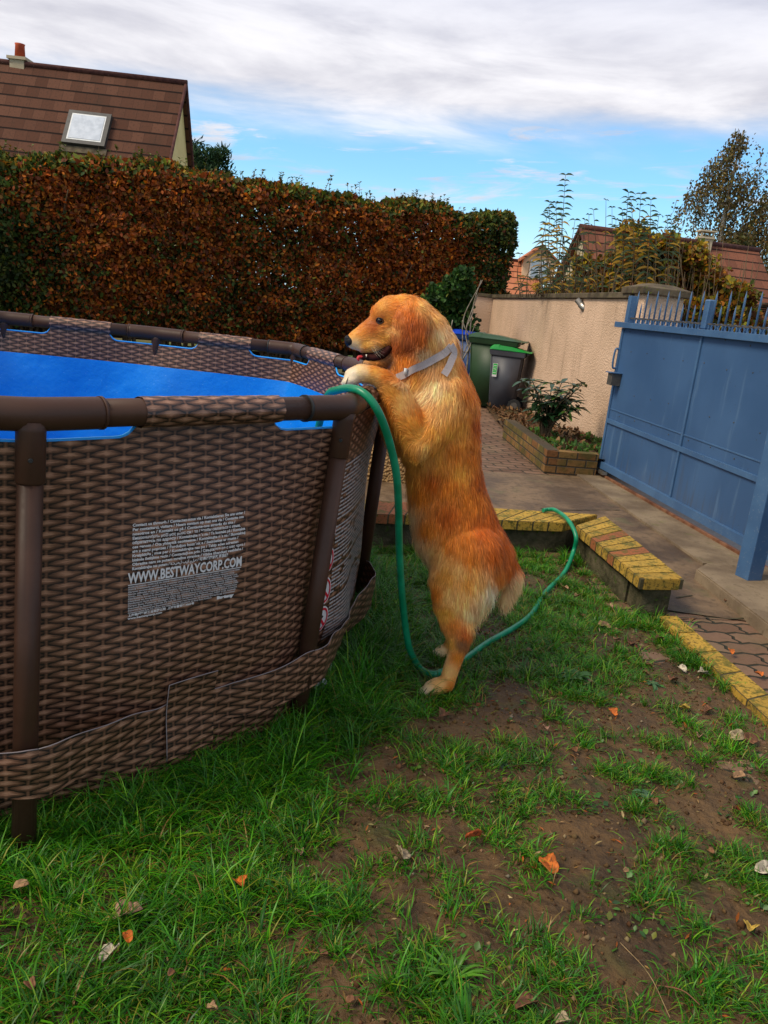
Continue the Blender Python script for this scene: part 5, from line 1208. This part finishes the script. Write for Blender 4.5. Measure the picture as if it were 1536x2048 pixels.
# no hair over nose, eye and inside of the mouth
def inpoly_dist(px, c, r): return ((px-np.array(c))**2).sum(1) < r*r
bald = inpoly_dist(pxx,(700,682),11)|inpoly_dist(pxx,(759.5,641.5),6.2)|inpoly_dist(pxx,(765,708),7)|inpoly_dist(pxx,(750,713),6)|inpoly_dist(pxx,(776,699),6)|inpoly_dist(pxx,(736,713),5)
s0_ = 34.0
def wob(P, sc_, sd): return np.stack([fbm(P[:,0]*sc_+P[:,1]*sc_*.6+sd, P[:,2]*sc_+sd, sd, 3)-.5, fbm(P[:,0]*sc_+sd*2, P[:,1]*sc_+P[:,2]*sc_*.5, sd+5, 3)-.5, fbm(P[:,2]*sc_+sd, P[:,1]*sc_-P[:,0]*sc_*.5, sd+9, 3)-.5],1)
D0 = D0 + wob(P0,14,3)*.35 + wob(P0,50,23)*.55 + rng.normal(0,.10,(NF,3)); tang = unit(D0-N0*(D0*N0).sum(1,keepdims=True))
stray = rng.random(NF) < .16
lift = (.10+.16*rng.random(NF)+.20*(L0>.04)+.35*stray)[:,None]
wsp = fbm(P0[:,0]*16+P0[:,1]*9, P0[:,2]*16, 77, 3)
L = L0*rng.uniform(.7,1.2,NF)*(.92+.2*wsp)*np.where(stray,1.3,1); L[bald] = .0005
wid = np.clip(.0010+L*.015, .0009, .0016)*rng.uniform(.7,1.25,NF); wid[bald] = .0001
sd = unit(np.cross(tang,N0)+N0*rng.normal(0,.35,(NF,1)))
down = np.array([0,0,-1.0]); segs = 4; V = np.zeros((NF,(segs)*2+1,3)); p = P0-N0*.001; d = unit(tang+N0*lift)
for k in range(segs):
    wk = wid*(1,.95,.75,.45)[k]; V[:,2*k] = p-sd*wk[:,None]*.5; V[:,2*k+1] = p+sd*wk[:,None]*.5
    p = p+d*(L/segs)[:,None]; d = unit(d-N0*(lift*.42)+down*(.10*np.minimum(1,L/.05))[:,None]+sd*rng.normal(0,.03,(NF,1)))
V[:,2*segs] = p
lock = fbm(P0[:,0]*75+P0[:,1]*40, P0[:,2]*38, 91, 2); patch = fbm(P0[:,0]*11+3, P0[:,2]*9, 93, 3)
C0 = C0*(.74+.66*lock+rng.normal(0,.12,NF)+.10*stray)[:,None]*(.95+.10*patch)[:,None]; C0[:,1] *= (.94+.10*lock)
nv = segs*2+1; base = np.arange(NF)[:,None]*nv
Fq = np.concatenate([base+np.array([[2*k,2*k+1,2*k+3,2*k+2]]) for k in range(segs-1)],0); Ft = base+np.array([[2*segs-2,2*segs-1,2*segs,2*segs]])
VV = V.reshape(-1,3)-DO; CC = np.repeat(np.clip(C0,.002,.95),nv,0)
me = bpy.data.meshes.new('fur'); me.vertices.add(len(VV)); me.vertices.foreach_set('co', VV.astype(np.float32).ravel())
li = np.concatenate([Fq.ravel(), Ft[:,:3].ravel()]).astype(np.int32); me.loops.add(len(li)); me.loops.foreach_set('vertex_index', li)
tot_ = np.concatenate([np.full(len(Fq),4), np.full(len(Ft),3)]).astype(np.int32); me.polygons.add(len(tot_)); me.polygons.foreach_set('loop_total', tot_); me.polygons.foreach_set('loop_start', np.concatenate([[0],np.cumsum(tot_)[:-1]]).astype(np.int32)); me.update(calc_edges=True)
a_ = me.color_attributes.new('Col','FLOAT_COLOR','POINT'); c4 = np.ones((len(VV),4),np.float32); c4[:,:3] = CC; a_.data.foreach_set('color', c4.ravel())
link('fur', me, M_FUR, dog, True)
bvh = BVHTree.FromObject(body, bpy.context.evaluated_depsgraph_get())
def onbody(x, y):
    d_ = ray(x,y).normalized(); h_ = bvh.ray_cast(CAM-Vector(dog.location), d_); return (h_[0], h_[1]) if h_[0] is not None else (dgp(x,y,.1)-Vector(dog.location), Vector((0,-1,0)))
def ball(name, c, rad, mat, parent=None, sub=3, rot=None):
    bm = bmesh.new(); bmesh.ops.create_icosphere(bm, subdivisions=sub, radius=1); M_ = Matrix.Translation(c)@(rot or Matrix.Identity(4))@Matrix.Diagonal((*rad,1)); bmesh.ops.transform(bm, matrix=M_, verts=bm.verts); return bm_obj(name, bm, mat, parent, True)
m, t, b = newmat('wet_nose'); finish(t, b, (.012,.010,.010), .6, .15, t.noise(t.coord(), 300, 2), .35, .001); M_NOSE = m
m, t, b = newmat('dark_eye'); finish(t, b, (.014,.005,.002), .12, .45); M_EYE = m
m, t, b = newmat('eye_rim'); finish(t, b, (.02,.009,.005), .5, .4); M_RIM = m
m, t, b = newmat('dark_mouth'); co = t.coord(); finish(t, b, t.mix(t.noise(co,50,4).ss(.4,.65), (.012,.005,.005), (.050,.016,.014)), .95, .05, t.noise(co,90,3), .3, .003); M_MOUTH = m
m, t, b = newmat('tongue'); finish(t, b, (.50,.025,.03), .45, .3); M_TONG = m
m, t, b = newmat('tooth'); finish(t, b, (.75,.68,.52), .3, .5); M_TOOTH = m
dl = Vector(dog.location)
bm = bmesh.new()
for (x_,y_,rx,ry,rz) in ((702,682,12.5,1.35,11),(698,677,8.5,1.7,6.5),(700,688,8,1.0,7)):
    r2 = bmesh.ops.create_icosphere(bm, subdivisions=3, radius=1); bmesh.ops.transform(bm, matrix=Matrix.Translation(dgp(x_,y_)-dl)@Matrix.Diagonal((pxm(rx),pxm(rx)*ry,pxm(rz),1)), verts=r2['verts'])
bm_obj('nose', bm, M_NOSE, dog, True)
for s_ in (-1,1): ball('nostril', dgp(692,681,s_*.011)-dl, (.0035,.004,.003), M_BLACK, dog, 2)
h_, n_e = onbody(759.5,641.5)
eye = ball('eye', h_-n_e*.0035, (.0115,.009,.0098), M_EYE, dog)
q = n_e.to_track_quat('Z','Y').to_matrix().to_4x4()
tube('eyelid', [h_+n_e*.0035+q@Vector((math.cos(a)*.0135,math.sin(a)*.0098+.0005,-.003*abs(math.cos(a)))) for a in np.linspace(0,2*math.pi,22)], .0020, M_RIM, eye, 6)
ball('eye', Vector((h_.x, -h_.y*1.0, h_.z)), (.0125,.0105,.0115), M_EYE, dog)
bm = bmesh.new()
MP = [(727,713,7,1.7),(738,714,9,1.75),(747,714,10,1.85),(756,712,11,1.95),(765,708,12,2.05),(773,702,12,2.2),(780,694,9,2.75)]
for (x_,y_,r_,l_) in [tuple(a+(b_-a)*q for a,b_ in zip(MP[i],MP[i+1])) for i in range(6) for q in (0,.2,.4,.6,.8)]:
    r2 = bmesh.ops.create_icosphere(bm, subdivisions=3, radius=1); bmesh.ops.transform(bm, matrix=Matrix.Translation(dgp(x_,y_)-dl)@Matrix.Diagonal((pxm(r_),pxm(r_)*l_,pxm(r_),1)), verts=r2['verts'])
mth = bm_obj('mouth', bm, M_MOUTH, dog, True)
hm = bm = bmesh.new()
TP = [(738,715,.004,7,3.2),(724,713,.010,6,2.8),(718,714,.012,3.6,3.2),(716,717,.013,3.0,3.4),(717,720,.013,2.4,2.6)]
for (x_,y_,w0,rx,rz) in [tuple(a+(b_-a)*q for a,b_ in zip(TP[i],TP[i+1])) for i in range(4) for q in (0,.2,.4,.6,.8)]:
    r2 = bmesh.ops.create_icosphere(bm, subdivisions=3, radius=1); bmesh.ops.transform(bm, matrix=Matrix.Translation(dgp(x_,y_,w0)-dl)@Matrix.Diagonal((pxm(rx),.013,pxm(rz),1)), verts=r2['verts'])
bm_obj('tongue', bm, M_TONG, dog, True)
for x_, y_ in ((733,709),): q = dgp(x_,y_,.036)-dl; tube('tooth', [q, q+Vector((0,0,-.010))], [.0032,.0008], M_TOOTH, mth, 6)
for a_, b2_ in (((844,1390),(855,1376)),((852,1392),(863,1379)),((691,770),(697,754)),((700,773),(706,757)),((712,774),(716,762)),((869,1311),(876,1303))):
    S = []
    for q_ in (0,.33,.66,1): hp_ = onbody(a_[0]+(b2_[0]-a_[0])*q_, a_[1]+(b2_[1]-a_[1])*q_); S.append(hp_[0]+hp_[1]*.0022)
    if max((S[i+1]-S[i]).length for i in range(3)) < .02: tube('toe_crease', bez(S,2), [.0008,.0013,.0015,.0015,.0012,.0008,.0005], M_RIM, dog, 6)
# claws on the toes
for (x_,y_,w0) in [(842,1384,.155),(838,1386,.172),(839,1388,.190),(845,1389,.206),(864,1309,-.12),(862,1310,-.137),(864,1311,-.155),(688,769,.165),(686,772,.145),(687,773,.125)]:
    q = dgp(x_,y_,w0)-dl; tube('claw', [q+CR*.006+CU*.003, q, q-CR*.005-CU*.004], [.0035,.0028,.0006], M_NOSE, dog, 6)
# whiskers
for k in range(7):
    x_ = rng.uniform(728,752); y_ = rng.uniform(684,698); h_, nn_ = onbody(x_,y_); e = h_+nn_*.02+(CR*rng.uniform(.02,.045)-CU*rng.uniform(.01,.03)); tube('whisker', bez([h_, h_.lerp(e,.5)+nn_*.006, e],3), [.00025,.00025,.00025,.0002,.0002,.00015,.0001], M_TOOTH, dog, 3)
# harness straps lie over the coat
m, t, b = newmat('grey_webbing'); uv = t.new('ShaderNodeUVMap').outputs[0]; u, v, _ = t.sep(uv); wv_ = ((u*400).fr()-.5).abs()*((v*22).fr()-.5).abs()*4
finish(t, b, t.mix(wv_.ss(.2,.8), (.36,.30,.29), (.58,.50,.47)), .75, .3, wv_, .5, .001); M_WEB = m
har = None
def strap(P, wd, lift_=.016, name='harness_strap', parent=None):
    S = []
    for x_, y_ in P: S.append(Vector(onbody(x_,y_)[0])+Vector(onbody(x_,y_)[1])*lift_)
    S = bez(S, 6); V = []; UV = []; F = []; L_ = 0
    for i, p in enumerate(S):
        d_ = (S[min(i+1,len(S)-1)]-S[max(i-1,0)]).normalized(); nr = bvh.find_nearest(p); nn = (p-nr[0]).normalized() if nr[0] is not None else Vector((0,-1,0))
        sd_ = d_.cross(nn).normalized(); nn = sd_.cross(d_); 
        for a_, h2 in ((-1,0),(1,0),(1,-.002),(-1,-.002)): V.append(p+sd_*wd*.5*a_+nn*h2); UV.append((L_, (a_+1)/2))
        if i: L_ += (S[i]-S[i-1]).length
    for i in range(len(S)-1):
        for k in range(4): F.append((4*i+k,4*i+(k+1)%4,4*i+4+(k+1)%4,4*i+4+k))
    F += [(0,3,2,1),(4*len(S)-4,4*len(S)-3,4*len(S)-2,4*len(S)-1)]
    o = pyd(name, V, F, M_WEB, parent or dog); l = o.data.uv_layers.new(name='UVMap')
    for lp in o.data.loops: l.data[lp.index].uv = UV[lp.vertex_index]
    return o
hs1 = strap([(797,756),(812,749),(830,740),(850,731),(870,719),(886,707),(898,694)], .026, .015)
strap([(897,692),(903,705),(899,722),(893,738),(886,752)], .026, .017)
q0 = onbody(819,744); tube('buckle', [q0[0]+q0[1]*.023+Vector((0,0,.011)), q0[0]+q0[1]*.023-Vector((0,0,.011))], .006, M_WHITE, hs1, 8)

# ------------------------------------------------------------------ green hose
m, t, b = newmat('green_rubber'); co = t.coord(); n = t.noise(co, 14, 4)
finish(t, b, t.mix(n.ss(.35,.7), (.0,.175,.075), (.005,.25,.12)), n*.25+.25, .45, t.noise(co, 120, 3), .1, .001); M_HOSE = m
HP_ = [gy(640,806,2.95)-Vector((0,0,.10)), gy(655,793,2.80), gy(676,780,2.66), gy(703,777,2.58), gy(728,787,2.54), gy(750,812,2.53), gy(768,850,2.55), gy(783,900,2.585), gy(793,950,2.62), gy(797,1010,2.66), gy(798,1070,2.71), gy(800,1130,2.76), gy(805,1200,2.82), gy(812,1260,2.87), gy(820,1300,2.905)]
HG = [(839,1335),(863,1348),(885,1343),(910,1330),(935,1314),(974,1286),(1027,1256),(1063,1228),(1090,1186),(1128,1146)]
hp = HP_+[gz(x,y,.018+float(gh(gz(x,y).x,gz(x,y).y))) for x, y in HG]+[gz(1146,1106,.07),gz(1152,1073,.17),gz(1136,1040,.235),gz(1112,1021,.235),gz(1098,1019,.222),gz(1086,1021,.216)]
hpath = bez(hp, 8)
hose = tube('garden_hose', hpath, .0132, M_HOSE, None, 14); tag(hose, 'green garden hose hanging over the pool rim and snaking over the lawn', 'hose')
print('dog ok', len(bme.vertices))

# ------------------------------------------------------------------ grass, weeds, crumbs, fallen leaves
def pool_dist(x, y):                         # distance outside the pool's foot
    th = np.arctan2(y-PC.y, x-PC.x); tab = np.linspace(-math.pi,math.pi,181); rt = np.array([rloc(a)*.95 for a in tab])
    return np.hypot(x-PC.x,y-PC.y)-np.interp(th,tab,rt)
def seen(P, mg=140):
    px = project(P); v = (P-np.array(CAM))@np.array(FW); return (px[:,0] > -mg)&(px[:,0] < 1536+mg)&(px[:,1] < 2048+mg*1.5)&(v > .3)
def dens(x, y):
    pd = pool_dist(x,y); f = .5+(fbm(x*2.3+7,y*2.3,201)*.28+fbm(x*10,y*10,205)*.72-.5)*1.9
    right = np.clip((x+.15)/.75,0,1)*np.clip((3.5-y)/.9,0,1)
    bare = np.exp(-(((x-.28)/.22)**2+((y-2.45)/.30)**2))*.12+np.exp(-(((x-.78)/.35)**2+((y-1.95)/.5)**2))*.13+np.exp(-(((x-.75)/.28)**2+((y-3.45)/.2)**2))*.08
    return f+.215-.185*right+.07*np.clip((.1-x)/.3,0,1)-bare+.22*np.clip((.35-pd)/.35,0,1)
def make_blades(B, Hh, lean, az_, wd, cols, segs=4, curl=.9):
    n = len(B); V = np.zeros((n,segs*2+1,3)); a = np.stack([np.cos(az_),np.sin(az_),np.zeros(n)],1); face = az_+rng.normal(math.pi/2,.5,n); sd_ = np.stack([np.cos(face),np.sin(face),np.zeros(n)],1)
    p = B.copy(); ang = lean.copy(); st = Hh/segs
    for k in range(segs):
        w_ = wd*(1,.95,.78,.5,.3)[k]; V[:,2*k] = p-sd_*w_[:,None]*.5; V[:,2*k+1] = p+sd_*w_[:,None]*.5
        p = p+(a*np.sin(ang)[:,None]+np.array([0,0,1.0])*np.cos(ang)[:,None])*st[:,None]; ang = np.minimum(ang+curl*rng.uniform(.2,.6,n), 2.0)
    V[:,2*segs] = p; return V
def blades_obj(name, V, C0, segs, mat):
    n = len(V); nv = segs*2+1; base = np.arange(n)[:,None]*nv
    Fq = np.concatenate([base+np.array([[2*k,2*k+1,2*k+3,2*k+2]]) for k in range(segs-1)],0); Ft = base+np.array([[2*segs-2,2*segs-1,2*segs,2*segs-2]])
    VV = V.reshape(-1,3); grad = np.repeat(C0,nv,0)
    me = bpy.data.meshes.new(name); me.vertices.add(len(VV)); me.vertices.foreach_set('co', VV.astype(np.float32).ravel())
    li = np.concatenate([Fq.ravel(), Ft[:,:3].ravel()]).astype(np.int32); me.loops.add(len(li)); me.loops.foreach_set('vertex_index', li)
    tt = np.concatenate([np.full(len(Fq),4), np.full(len(Ft),3)]).astype(np.int32); me.polygons.add(len(tt)); me.polygons.foreach_set('loop_total', tt); me.polygons.foreach_set('loop_start', np.concatenate([[0],np.cumsum(tt)[:-1]]).astype(np.int32)); me.update(calc_edges=True)
    a_ = me.color_attributes.new('Col','FLOAT_COLOR','POINT'); c4 = np.ones((len(VV),4),np.float32); c4[:,:3] = np.clip(grad,.002,1); a_.data.foreach_set('color', c4.ravel()); return link(name, me, mat, None, True)
M_GRASS = attrmat('grass_blade', .42, .35, .35, (.85,1.15,3))
GP = [(.032,.180,.005),(.070,.26,.006),(.022,.115,.007),(.16,.33,.010),(.22,.22,.02),(.28,.16,.04)]
def tufts(N_, x0, x1, y0, y1, thr, nb, h_rng, wr, wts, name, label, rad=.035, mx_lean=.9, fn=None, cmul=1.0, h_pool=.0, curl=.9, near=False):
    x = rng.uniform(x0,x1,N_); y = rng.uniform(y0,y1,N_); d_ = dens(x,y); pd = pool_dist(x,y)
    k = (d_ > thr)&(pd > -.02)&(x < edge_x(y)-.01+.10*(rng.random(N_)<.12))&(y < bench_y(x)-.02)
    if fn is not None: k &= fn(x,y,pd)
    x, y, d_, pd = x[k], y[k], d_[k], pd[k]; P = np.stack([x,y,gh(x,y)],1); s2 = seen(P); x,y,d_,pd = x[s2],y[s2],d_[s2],pd[s2]
    cnt = np.clip((nb*(.35+rng.random(len(x)))*np.clip((d_-thr)*6+.35,.3,1.3)).astype(int),2,None); idx = np.repeat(np.arange(len(x)),cnt); n = len(idx)
    taz = rng.uniform(0,2*math.pi,n); rr = np.abs(rng.normal(0,rad,n)); bx_, by_ = x[idx]+np.cos(taz)*rr, y[idx]+np.sin(taz)*rr
    th = rng.uniform(.7,1.3,len(x)); Hh = rng.uniform(*h_rng,n)*th[idx]*(1+h_pool*np.clip((.35-pd[idx])/.35,0,1))*(np.clip((y[idx]-.9)/1.3,.5,1.35) if near else 1)
    az_ = taz+rng.normal(0,.6,n); lean = np.clip(rr/rad*.35+np.abs(rng.normal(.15,.25,n)),0,mx_lean)
    # whole tufts fall over to one side
    fall = rng.uniform(0,2*math.pi,len(x)); q = rng.random(n) < .45; az_ = np.where(q, fall[idx]+rng.normal(0,.35,n), az_)
    g = fbm(x*3,y*3,211)[idx]; C = pick(GP,n,.16,wts)*(.55+.8*g)[:,None]*rng.uniform(.75,1.2,len(x))[idx][:,None]*cmul
    B = np.stack([bx_,by_,gh(bx_,by_)-.004],1); wd = rng.uniform(*wr,n)
    V = make_blades(B,Hh,lean,az_,wd,C,4,curl); print(name, n)
    return tag(blades_obj(name, V, C, 4, M_GRASS), label, 'grass', kind='stuff')
tufts(16000,-1.6,1.7,.55,4.9,.585,24,(.025,.065),(.0022,.0042),[.30,.28,.16,.14,.08,.04],'grass','short green grass growing in patches over the bare soil', .030)
tufts(3200,-1.6,1.7,.55,4.9,.71,20,(.06,.125),(.003,.0052),[.34,.30,.18,.13,.03,.02],'grass','thicker taller green grass tufts standing in the lawn', .035, fn=lambda x,y,pd: (x < .35)|(rng.random(len(x))<.25))
tufts(6500,-1.5,.5,1.0,4.8,.30,24,(.07,.15),(.0026,.0048),[.36,.26,.26,.09,.02,.01],'long_grass','long uncut grass leaning out along the foot of the pool', .035, 1.0, fn=lambda x,y,pd: (pd < .22+.16*vnoise(x*6,y*6,5))&(rng.random(len(x)) < np.clip(1.25-pd*3,0,1)), h_pool=.25, curl=.85, near=True)
tufts(2600,-.5,1.7,3.0,4.9,.30,20,(.05,.105),(.0026,.0045),[.36,.30,.18,.10,.04,.02],'border_grass','taller grass growing along the foot of the brick border', .030, fn=lambda x,y,pd: ((y > bench_y(x)-.02-.16*rng.random(len(x))-.08*vnoise(x*7,y*0,9))|((x > edge_x(y)-.13*vnoise(y*6,x*0,4))&(y > 3.1))))
# grass on the far side, seen past the pool and under the hedge
n = 9000; x = rng.uniform(-6,-.3,n); y = rng.uniform(5.1,13,n); k = pool_dist(x,y) > .05; x,y = x[k],y[k]; B = np.stack([x,y,gh(x,y)-.03],1)
V = make_blades(B, rng.uniform(.06,.16,len(B)), np.abs(rng.normal(.3,.2,len(B))), rng.uniform(0,6.28,len(B)), rng.uniform(.006,.012,len(B)), None, 4); tag(blades_obj('grass', V, pick(GP,len(B),.2,[.3,.3,.2,.15,.03,.02]), 4, M_GRASS), 'grass on the far side of the pool towards the hedge', 'grass', kind='stuff')
# small round and lobed weed leaves
n = 9000; x = rng.uniform(-1,1.6,n); y = rng.uniform(.7,4.8,n); k = (fbm(x*4+3,y*4,221) > .50)&(pool_dist(x,y) > .1)&(x < edge_x(y))&(y < bench_y(x)-.02); x,y = x[k],y[k]; P = np.stack([x,y,gh(x,y)+.004],1); P = P[seen(P)]
tag(leaves('ground_weeds', P, rng.uniform(.008,.024,len(P)), pick([(.055,.16,.02),(.085,.20,.03),(.04,.11,.03),(.16,.17,.03),(.20,.05,.02)],len(P),.15,[.35,.3,.2,.1,.05]), M_GRASS, None, nrm=np.array([0,0,2.2]), asp=.75), 'tiny clover and weed leaves spread over the bare soil', 'weeds', kind='stuff')
# dry bits and crumbs
n = 5200; x = rng.uniform(-1,1.6,n); y = rng.uniform(.7,4.8,n); k = (pool_dist(x,y) > .05)&(x < edge_x(y))&(y < bench_y(x)-.02); x,y = x[k],y[k]; P = np.stack([x,y,gh(x,y)+.003],1); P = P[seen(P)]
tag(leaves('plant_litter', P, rng.uniform(.006,.030,len(P)), pick([(.22,.12,.04),(.12,.06,.03),(.34,.24,.11),(.30,.09,.02),(.05,.03,.015)],len(P),.2), M_LEAFD, None, nrm=np.array([0,0,2.5]), asp=.28), 'dry bits of straw and dead leaf scattered on the soil', 'plant litter', kind='stuff')
n = 11000; x = rng.uniform(-1,1.6,n); y = rng.uniform(.7,4.8,n); k = (pool_dist(x,y) > .05)&(x < edge_x(y))&(y < bench_y(x)-.02); x,y = x[k],y[k]; n = len(x)
rad = np.clip(rng.lognormal(-5.5,.55,n),.0015,.013); oct_ = np.array([(1,0,0),(0,1,0),(-1,0,0),(0,-1,0),(0,0,1),(0,0,-1)],float); P = np.stack([x,y,gh(x,y)+rad*.2],1)
V = (P[:,None]+oct_[None]*rad[:,None,None]*rng.uniform(.6,1.2,(n,6,1))).reshape(-1,3); f8 = np.array([(0,1,4),(1,2,4),(2,3,4),(3,0,4),(1,0,5),(2,1,5),(3,2,5),(0,3,5)])
M_CRUMB = attrmat('soil_crumb', .9, .1)
tag(npmesh('soil_crumbs', V, (np.arange(n)[:,None,None]*6+f8[None]).reshape(-1,3), M_CRUMB, None, np.repeat(pick([(.10,.055,.025),(.06,.032,.015),(.17,.11,.06),(.24,.19,.13)],n,.15,[.42,.37,.19,.02]),6,0)), 'crumbs of soil and small stones on the bare ground', 'soil', kind='stuff')
# fallen leaves, one by one
LEAFM = {}
def leafmat(c):
    k = tuple(c)
    if k not in LEAFM:
        m, t, b = newmat('fallen_leaf'); co = t.coord(); n = t.noise(co, 60, 4)
        col = t.mix(n.ss(.4,.62), c, tuple(v*.5 for v in c)); col = t.mix(t.noise(co,140,2).ss(.62,.68)*.7, col, (.03,.015,.01)); finish(t, b, col, .7, .25, n, .4, .002); LEAFM[k] = m
    return LEAFM[k]
OR_=(.55,.14,.02); RD_=(.42,.085,.02); BE_=(.42,.32,.19); TN_=(.34,.20,.10); BR_=(.19,.085,.04); YE_=(.55,.36,.06); PK_=(.36,.20,.13); PA_=(.55,.47,.34)
FL = [(950,1682,38,RD_,'curled rust red leaf standing up on the lawn in the lower middle'),(1096,1722,48,OR_,'largest bright orange leaf lying on the bare soil'),(802,1720,42,BE_,'pale beige lobed leaf left of the curled rust red leaf'),
(247,1838,58,PK_,'large ragged pinkish brown leaf in the grass at the lower left'),(256,1890,28,OR_,'small orange brown leaf touching below the large ragged leaf'),(222,1915,42,PA_,'pale cream leaf below the large ragged pinkish leaf'),
(38,1785,30,TN_,'tan leaf near the left edge below the nearest pool leg'),(475,1775,36,OR_,'torn orange leaf deep in the grass below the printed text'),(925,1510,38,BR_,'curled dark brown leaf on bare soil in front of the dog'),
(888,1425,32,BR_,'reddish brown leaf just below the paws of the dog'),(1060,2005,50,BR_,'big brown curled leaf at the bottom edge of the lawn'),(1130,2040,30,BE_,'beige leaf at the very bottom beside the big brown one'),
(1533,1740,44,PA_,'whitish leaf cut by the right edge on dark soil'),(1503,1852,32,YE_,'round yellow orange leaf near the right edge low down'),(1372,1415,22,YE_,'small cream yellow leaf near the brick edging'),(1227,1425,24,OR_,'flat orange leaf behind the leafy weed'),
(1470,1470,36,BE_,'beige curled leaf beside a brown one near the edging'),(1500,1478,34,BR_,'dark brown leaf touching the beige curled one near the edging'),(1483,1550,28,TN_,'tan leaf alone on dark soil near the right edge'),
(1180,1110,24,PK_,'pinkish leaf lying against the shaded brick border'),(1137,1122,22,TN_,'tan leaf resting beside the hose near the border'),(1409,1345,24,PA_,'pale folded leaf on the grass beside the edging'),(1362,1335,22,PA_,'pale leaf left of the folded one near the edging'),
(1463,1303,18,OR_,'slim orange leaf lying on the pavers'),(1520,1348,18,OR_,'orange leaf on the pavers at the right edge'),(1455,1200,22,BR_,'dark leaf lying at the foot of the kerb slab'),(1213,1252,34,TN_,'long tan leaf in front of the bench end')]
SH_ = 'small dry brown leaf lying flat on the patchy lawn'
for (x_,y_,s_) in [(1240,1162,20),(1235,1278,20),(1262,1285,24),(1320,1275,20),(1358,1300,22),(1345,1358,22),(1108,1333,18),(1175,1365,26),(1165,1230,16),(1145,1250,18),(1290,1345,18),(1130,1175,16),(1155,1190,15),(1300,1330,16),(1420,1418,24),(1385,1240,14),(1095,1190,14),(1060,1300,16),(735,1100,18),(780,1130,14),(820,1160,16),(1220,1210,16),(1090,1455,18),(1150,1500,18),(1310,1600,18),(1010,1560,14),(1255,1740,16),(650,1905,20),(700,2000,20),(600,1700,18),(1420,1700,16),(340,1960,18),(420,2030,22),(60,1980,24),(1190,1120,14),(1275,1190,14),(1400,1470,16)]:
    FL.append((x_,y_,s_,random.choice([TN_,BR_,PK_,BR_,BR_]),SH_))
for i, (x_,y_,s_,c_,lb_) in enumerate(FL):
    p = gz(x_,y_,.015); z0 = float(gh(p.x,p.y)) if p.x < edge_x(p.y) else 0.0; p = gz(x_,y_,z0+.02); S = s_*(p-CAM).length/FPX*1.0; S = min(S,.085)
    r_ = random.Random(i*7+1); lobes = r_.choice([0,3,3,5]); nA, nR = 22, 4; V = []; F = []; cu1, cu2 = r_.uniform(-.5,.5), r_.uniform(.2,.6)
    for a in range(nA):
        th = 2*math.pi*a/nA; R_ = 1.0*(.80+.20*math.cos(th)) ; R_ *= (1+.16*math.cos(lobes*th) if lobes else (.72+.28*abs(math.cos(th))))*(1+r_.uniform(-.07,.07))
        for k in range(1,nR+1):
            q = k/nR; xx, yy = math.cos(th)*R_*q*.5*S, math.sin(th)*R_*q*.42*S; V.append((xx,yy,(cu2*yy*yy*10+cu1*xx*yy*10+.5*abs(yy)**1.0)*.6/max(S*8,.3)+r_.uniform(-.04,.04)*S*q+.02*S*math.sin(xx*90)))
    V.append((0,0,0)); c0 = len(V)-1
    for a in range(nA):
        b_ = (a+1)%nA; F.append((c0,a*nR,b_*nR))
        for k in range(nR-1): F.append((a*nR+k,a*nR+k+1,b_*nR+k+1,b_*nR+k))
    o = pyd('fallen_leaf', V, F, leafmat(c_), None, True); o.location = (p.x,p.y,z0+.016+(.02 if 'curled rust' in lb_ else 0)+(.02 if x_ < 600 else 0)); o.rotation_euler = (r_.uniform(-.3,.3)+(.5 if 'curled' in lb_ else 0),r_.uniform(-.3,.3),r_.uniform(0,6.28))
    sm_ = o.modifiers.new('thickness','SOLIDIFY'); sm_.thickness = .0012
    tag(o, lb_, 'leaf', 'fallen leaves on the ground')
# leafy weeds
M_STRAW = noisy('dry_straw', (.20,.13,.06), (.34,.24,.12), 20, .8, .2)
def rosette(px, py, r_, n, col, label, up=.5):
    p = gz(px,py); o = thing('leafy_weed', label, 'plant', (p.x,p.y,float(gh(p.x,p.y))), 'leafy weeds in the lawn'); V = []; F = []; C = []
    for k in range(n):
        an = k*2.4+rng.normal(0,.2); g = rng.uniform(.75,1.25); long_leaf(V,F,C,Vector((0,0,.003)),Vector((math.cos(an),math.sin(an),up*rng.uniform(.5,1.5))),Vector((0,0,1)),r_*rng.uniform(.6,1.1),r_*(.26 if r_ < .11 else .055),tuple(v*g for v in col),.5,4)
    npmesh('leaves', V, F, M_GRASS, o, np.array(C), True)
rosette(1150,1362,.10,26,(.045,.14,.025),'dark green leafy weed clump between the hose and the orange leaf',.9)
rosette(1305,1372,.05,16,(.07,.16,.06),'grey green rosette weed right of the leafy weed clump',.4)
rosette(1000,1525,.05,12,(.06,.12,.05),'small grey green rosette weed on bare soil right of the curled brown leaf',.3)
rosette(1290,1578,.045,14,(.07,.15,.07),'pale green rosette weed on the soil at the right middle',.3)
rosette(1335,1782,.03,10,(.06,.14,.06),'tiny grey green rosette weed below a hole in the dark soil',.4)
rosette(905,1960,.13,26,(.085,.24,.015),'sprawling broad bladed grass plant at the bottom middle',1.1)
for (x0,y0,x1,y1,lb_) in ((1240,1885,1340,2035,'long thin straw coloured stalk lying on the soil at lower right'),(985,2020,1040,1960,'short crooked twig on the soil at the bottom'),(1310,1970,1400,2010,'thin reddish twig on the dark soil near the bottom right')):
    a, b_ = gz(x0,y0,.012), gz(x1,y1,.012); md = a.lerp(b_,.5)+Vector((.012,.008,.006)); tag(tube('twig', bez([a,md,b_],5), (.0010 if 'straw' in lb_ else .0014), M_STRAW if 'straw' in lb_ else M_RUST, None, 5), lb_, 'twig')
print('done')
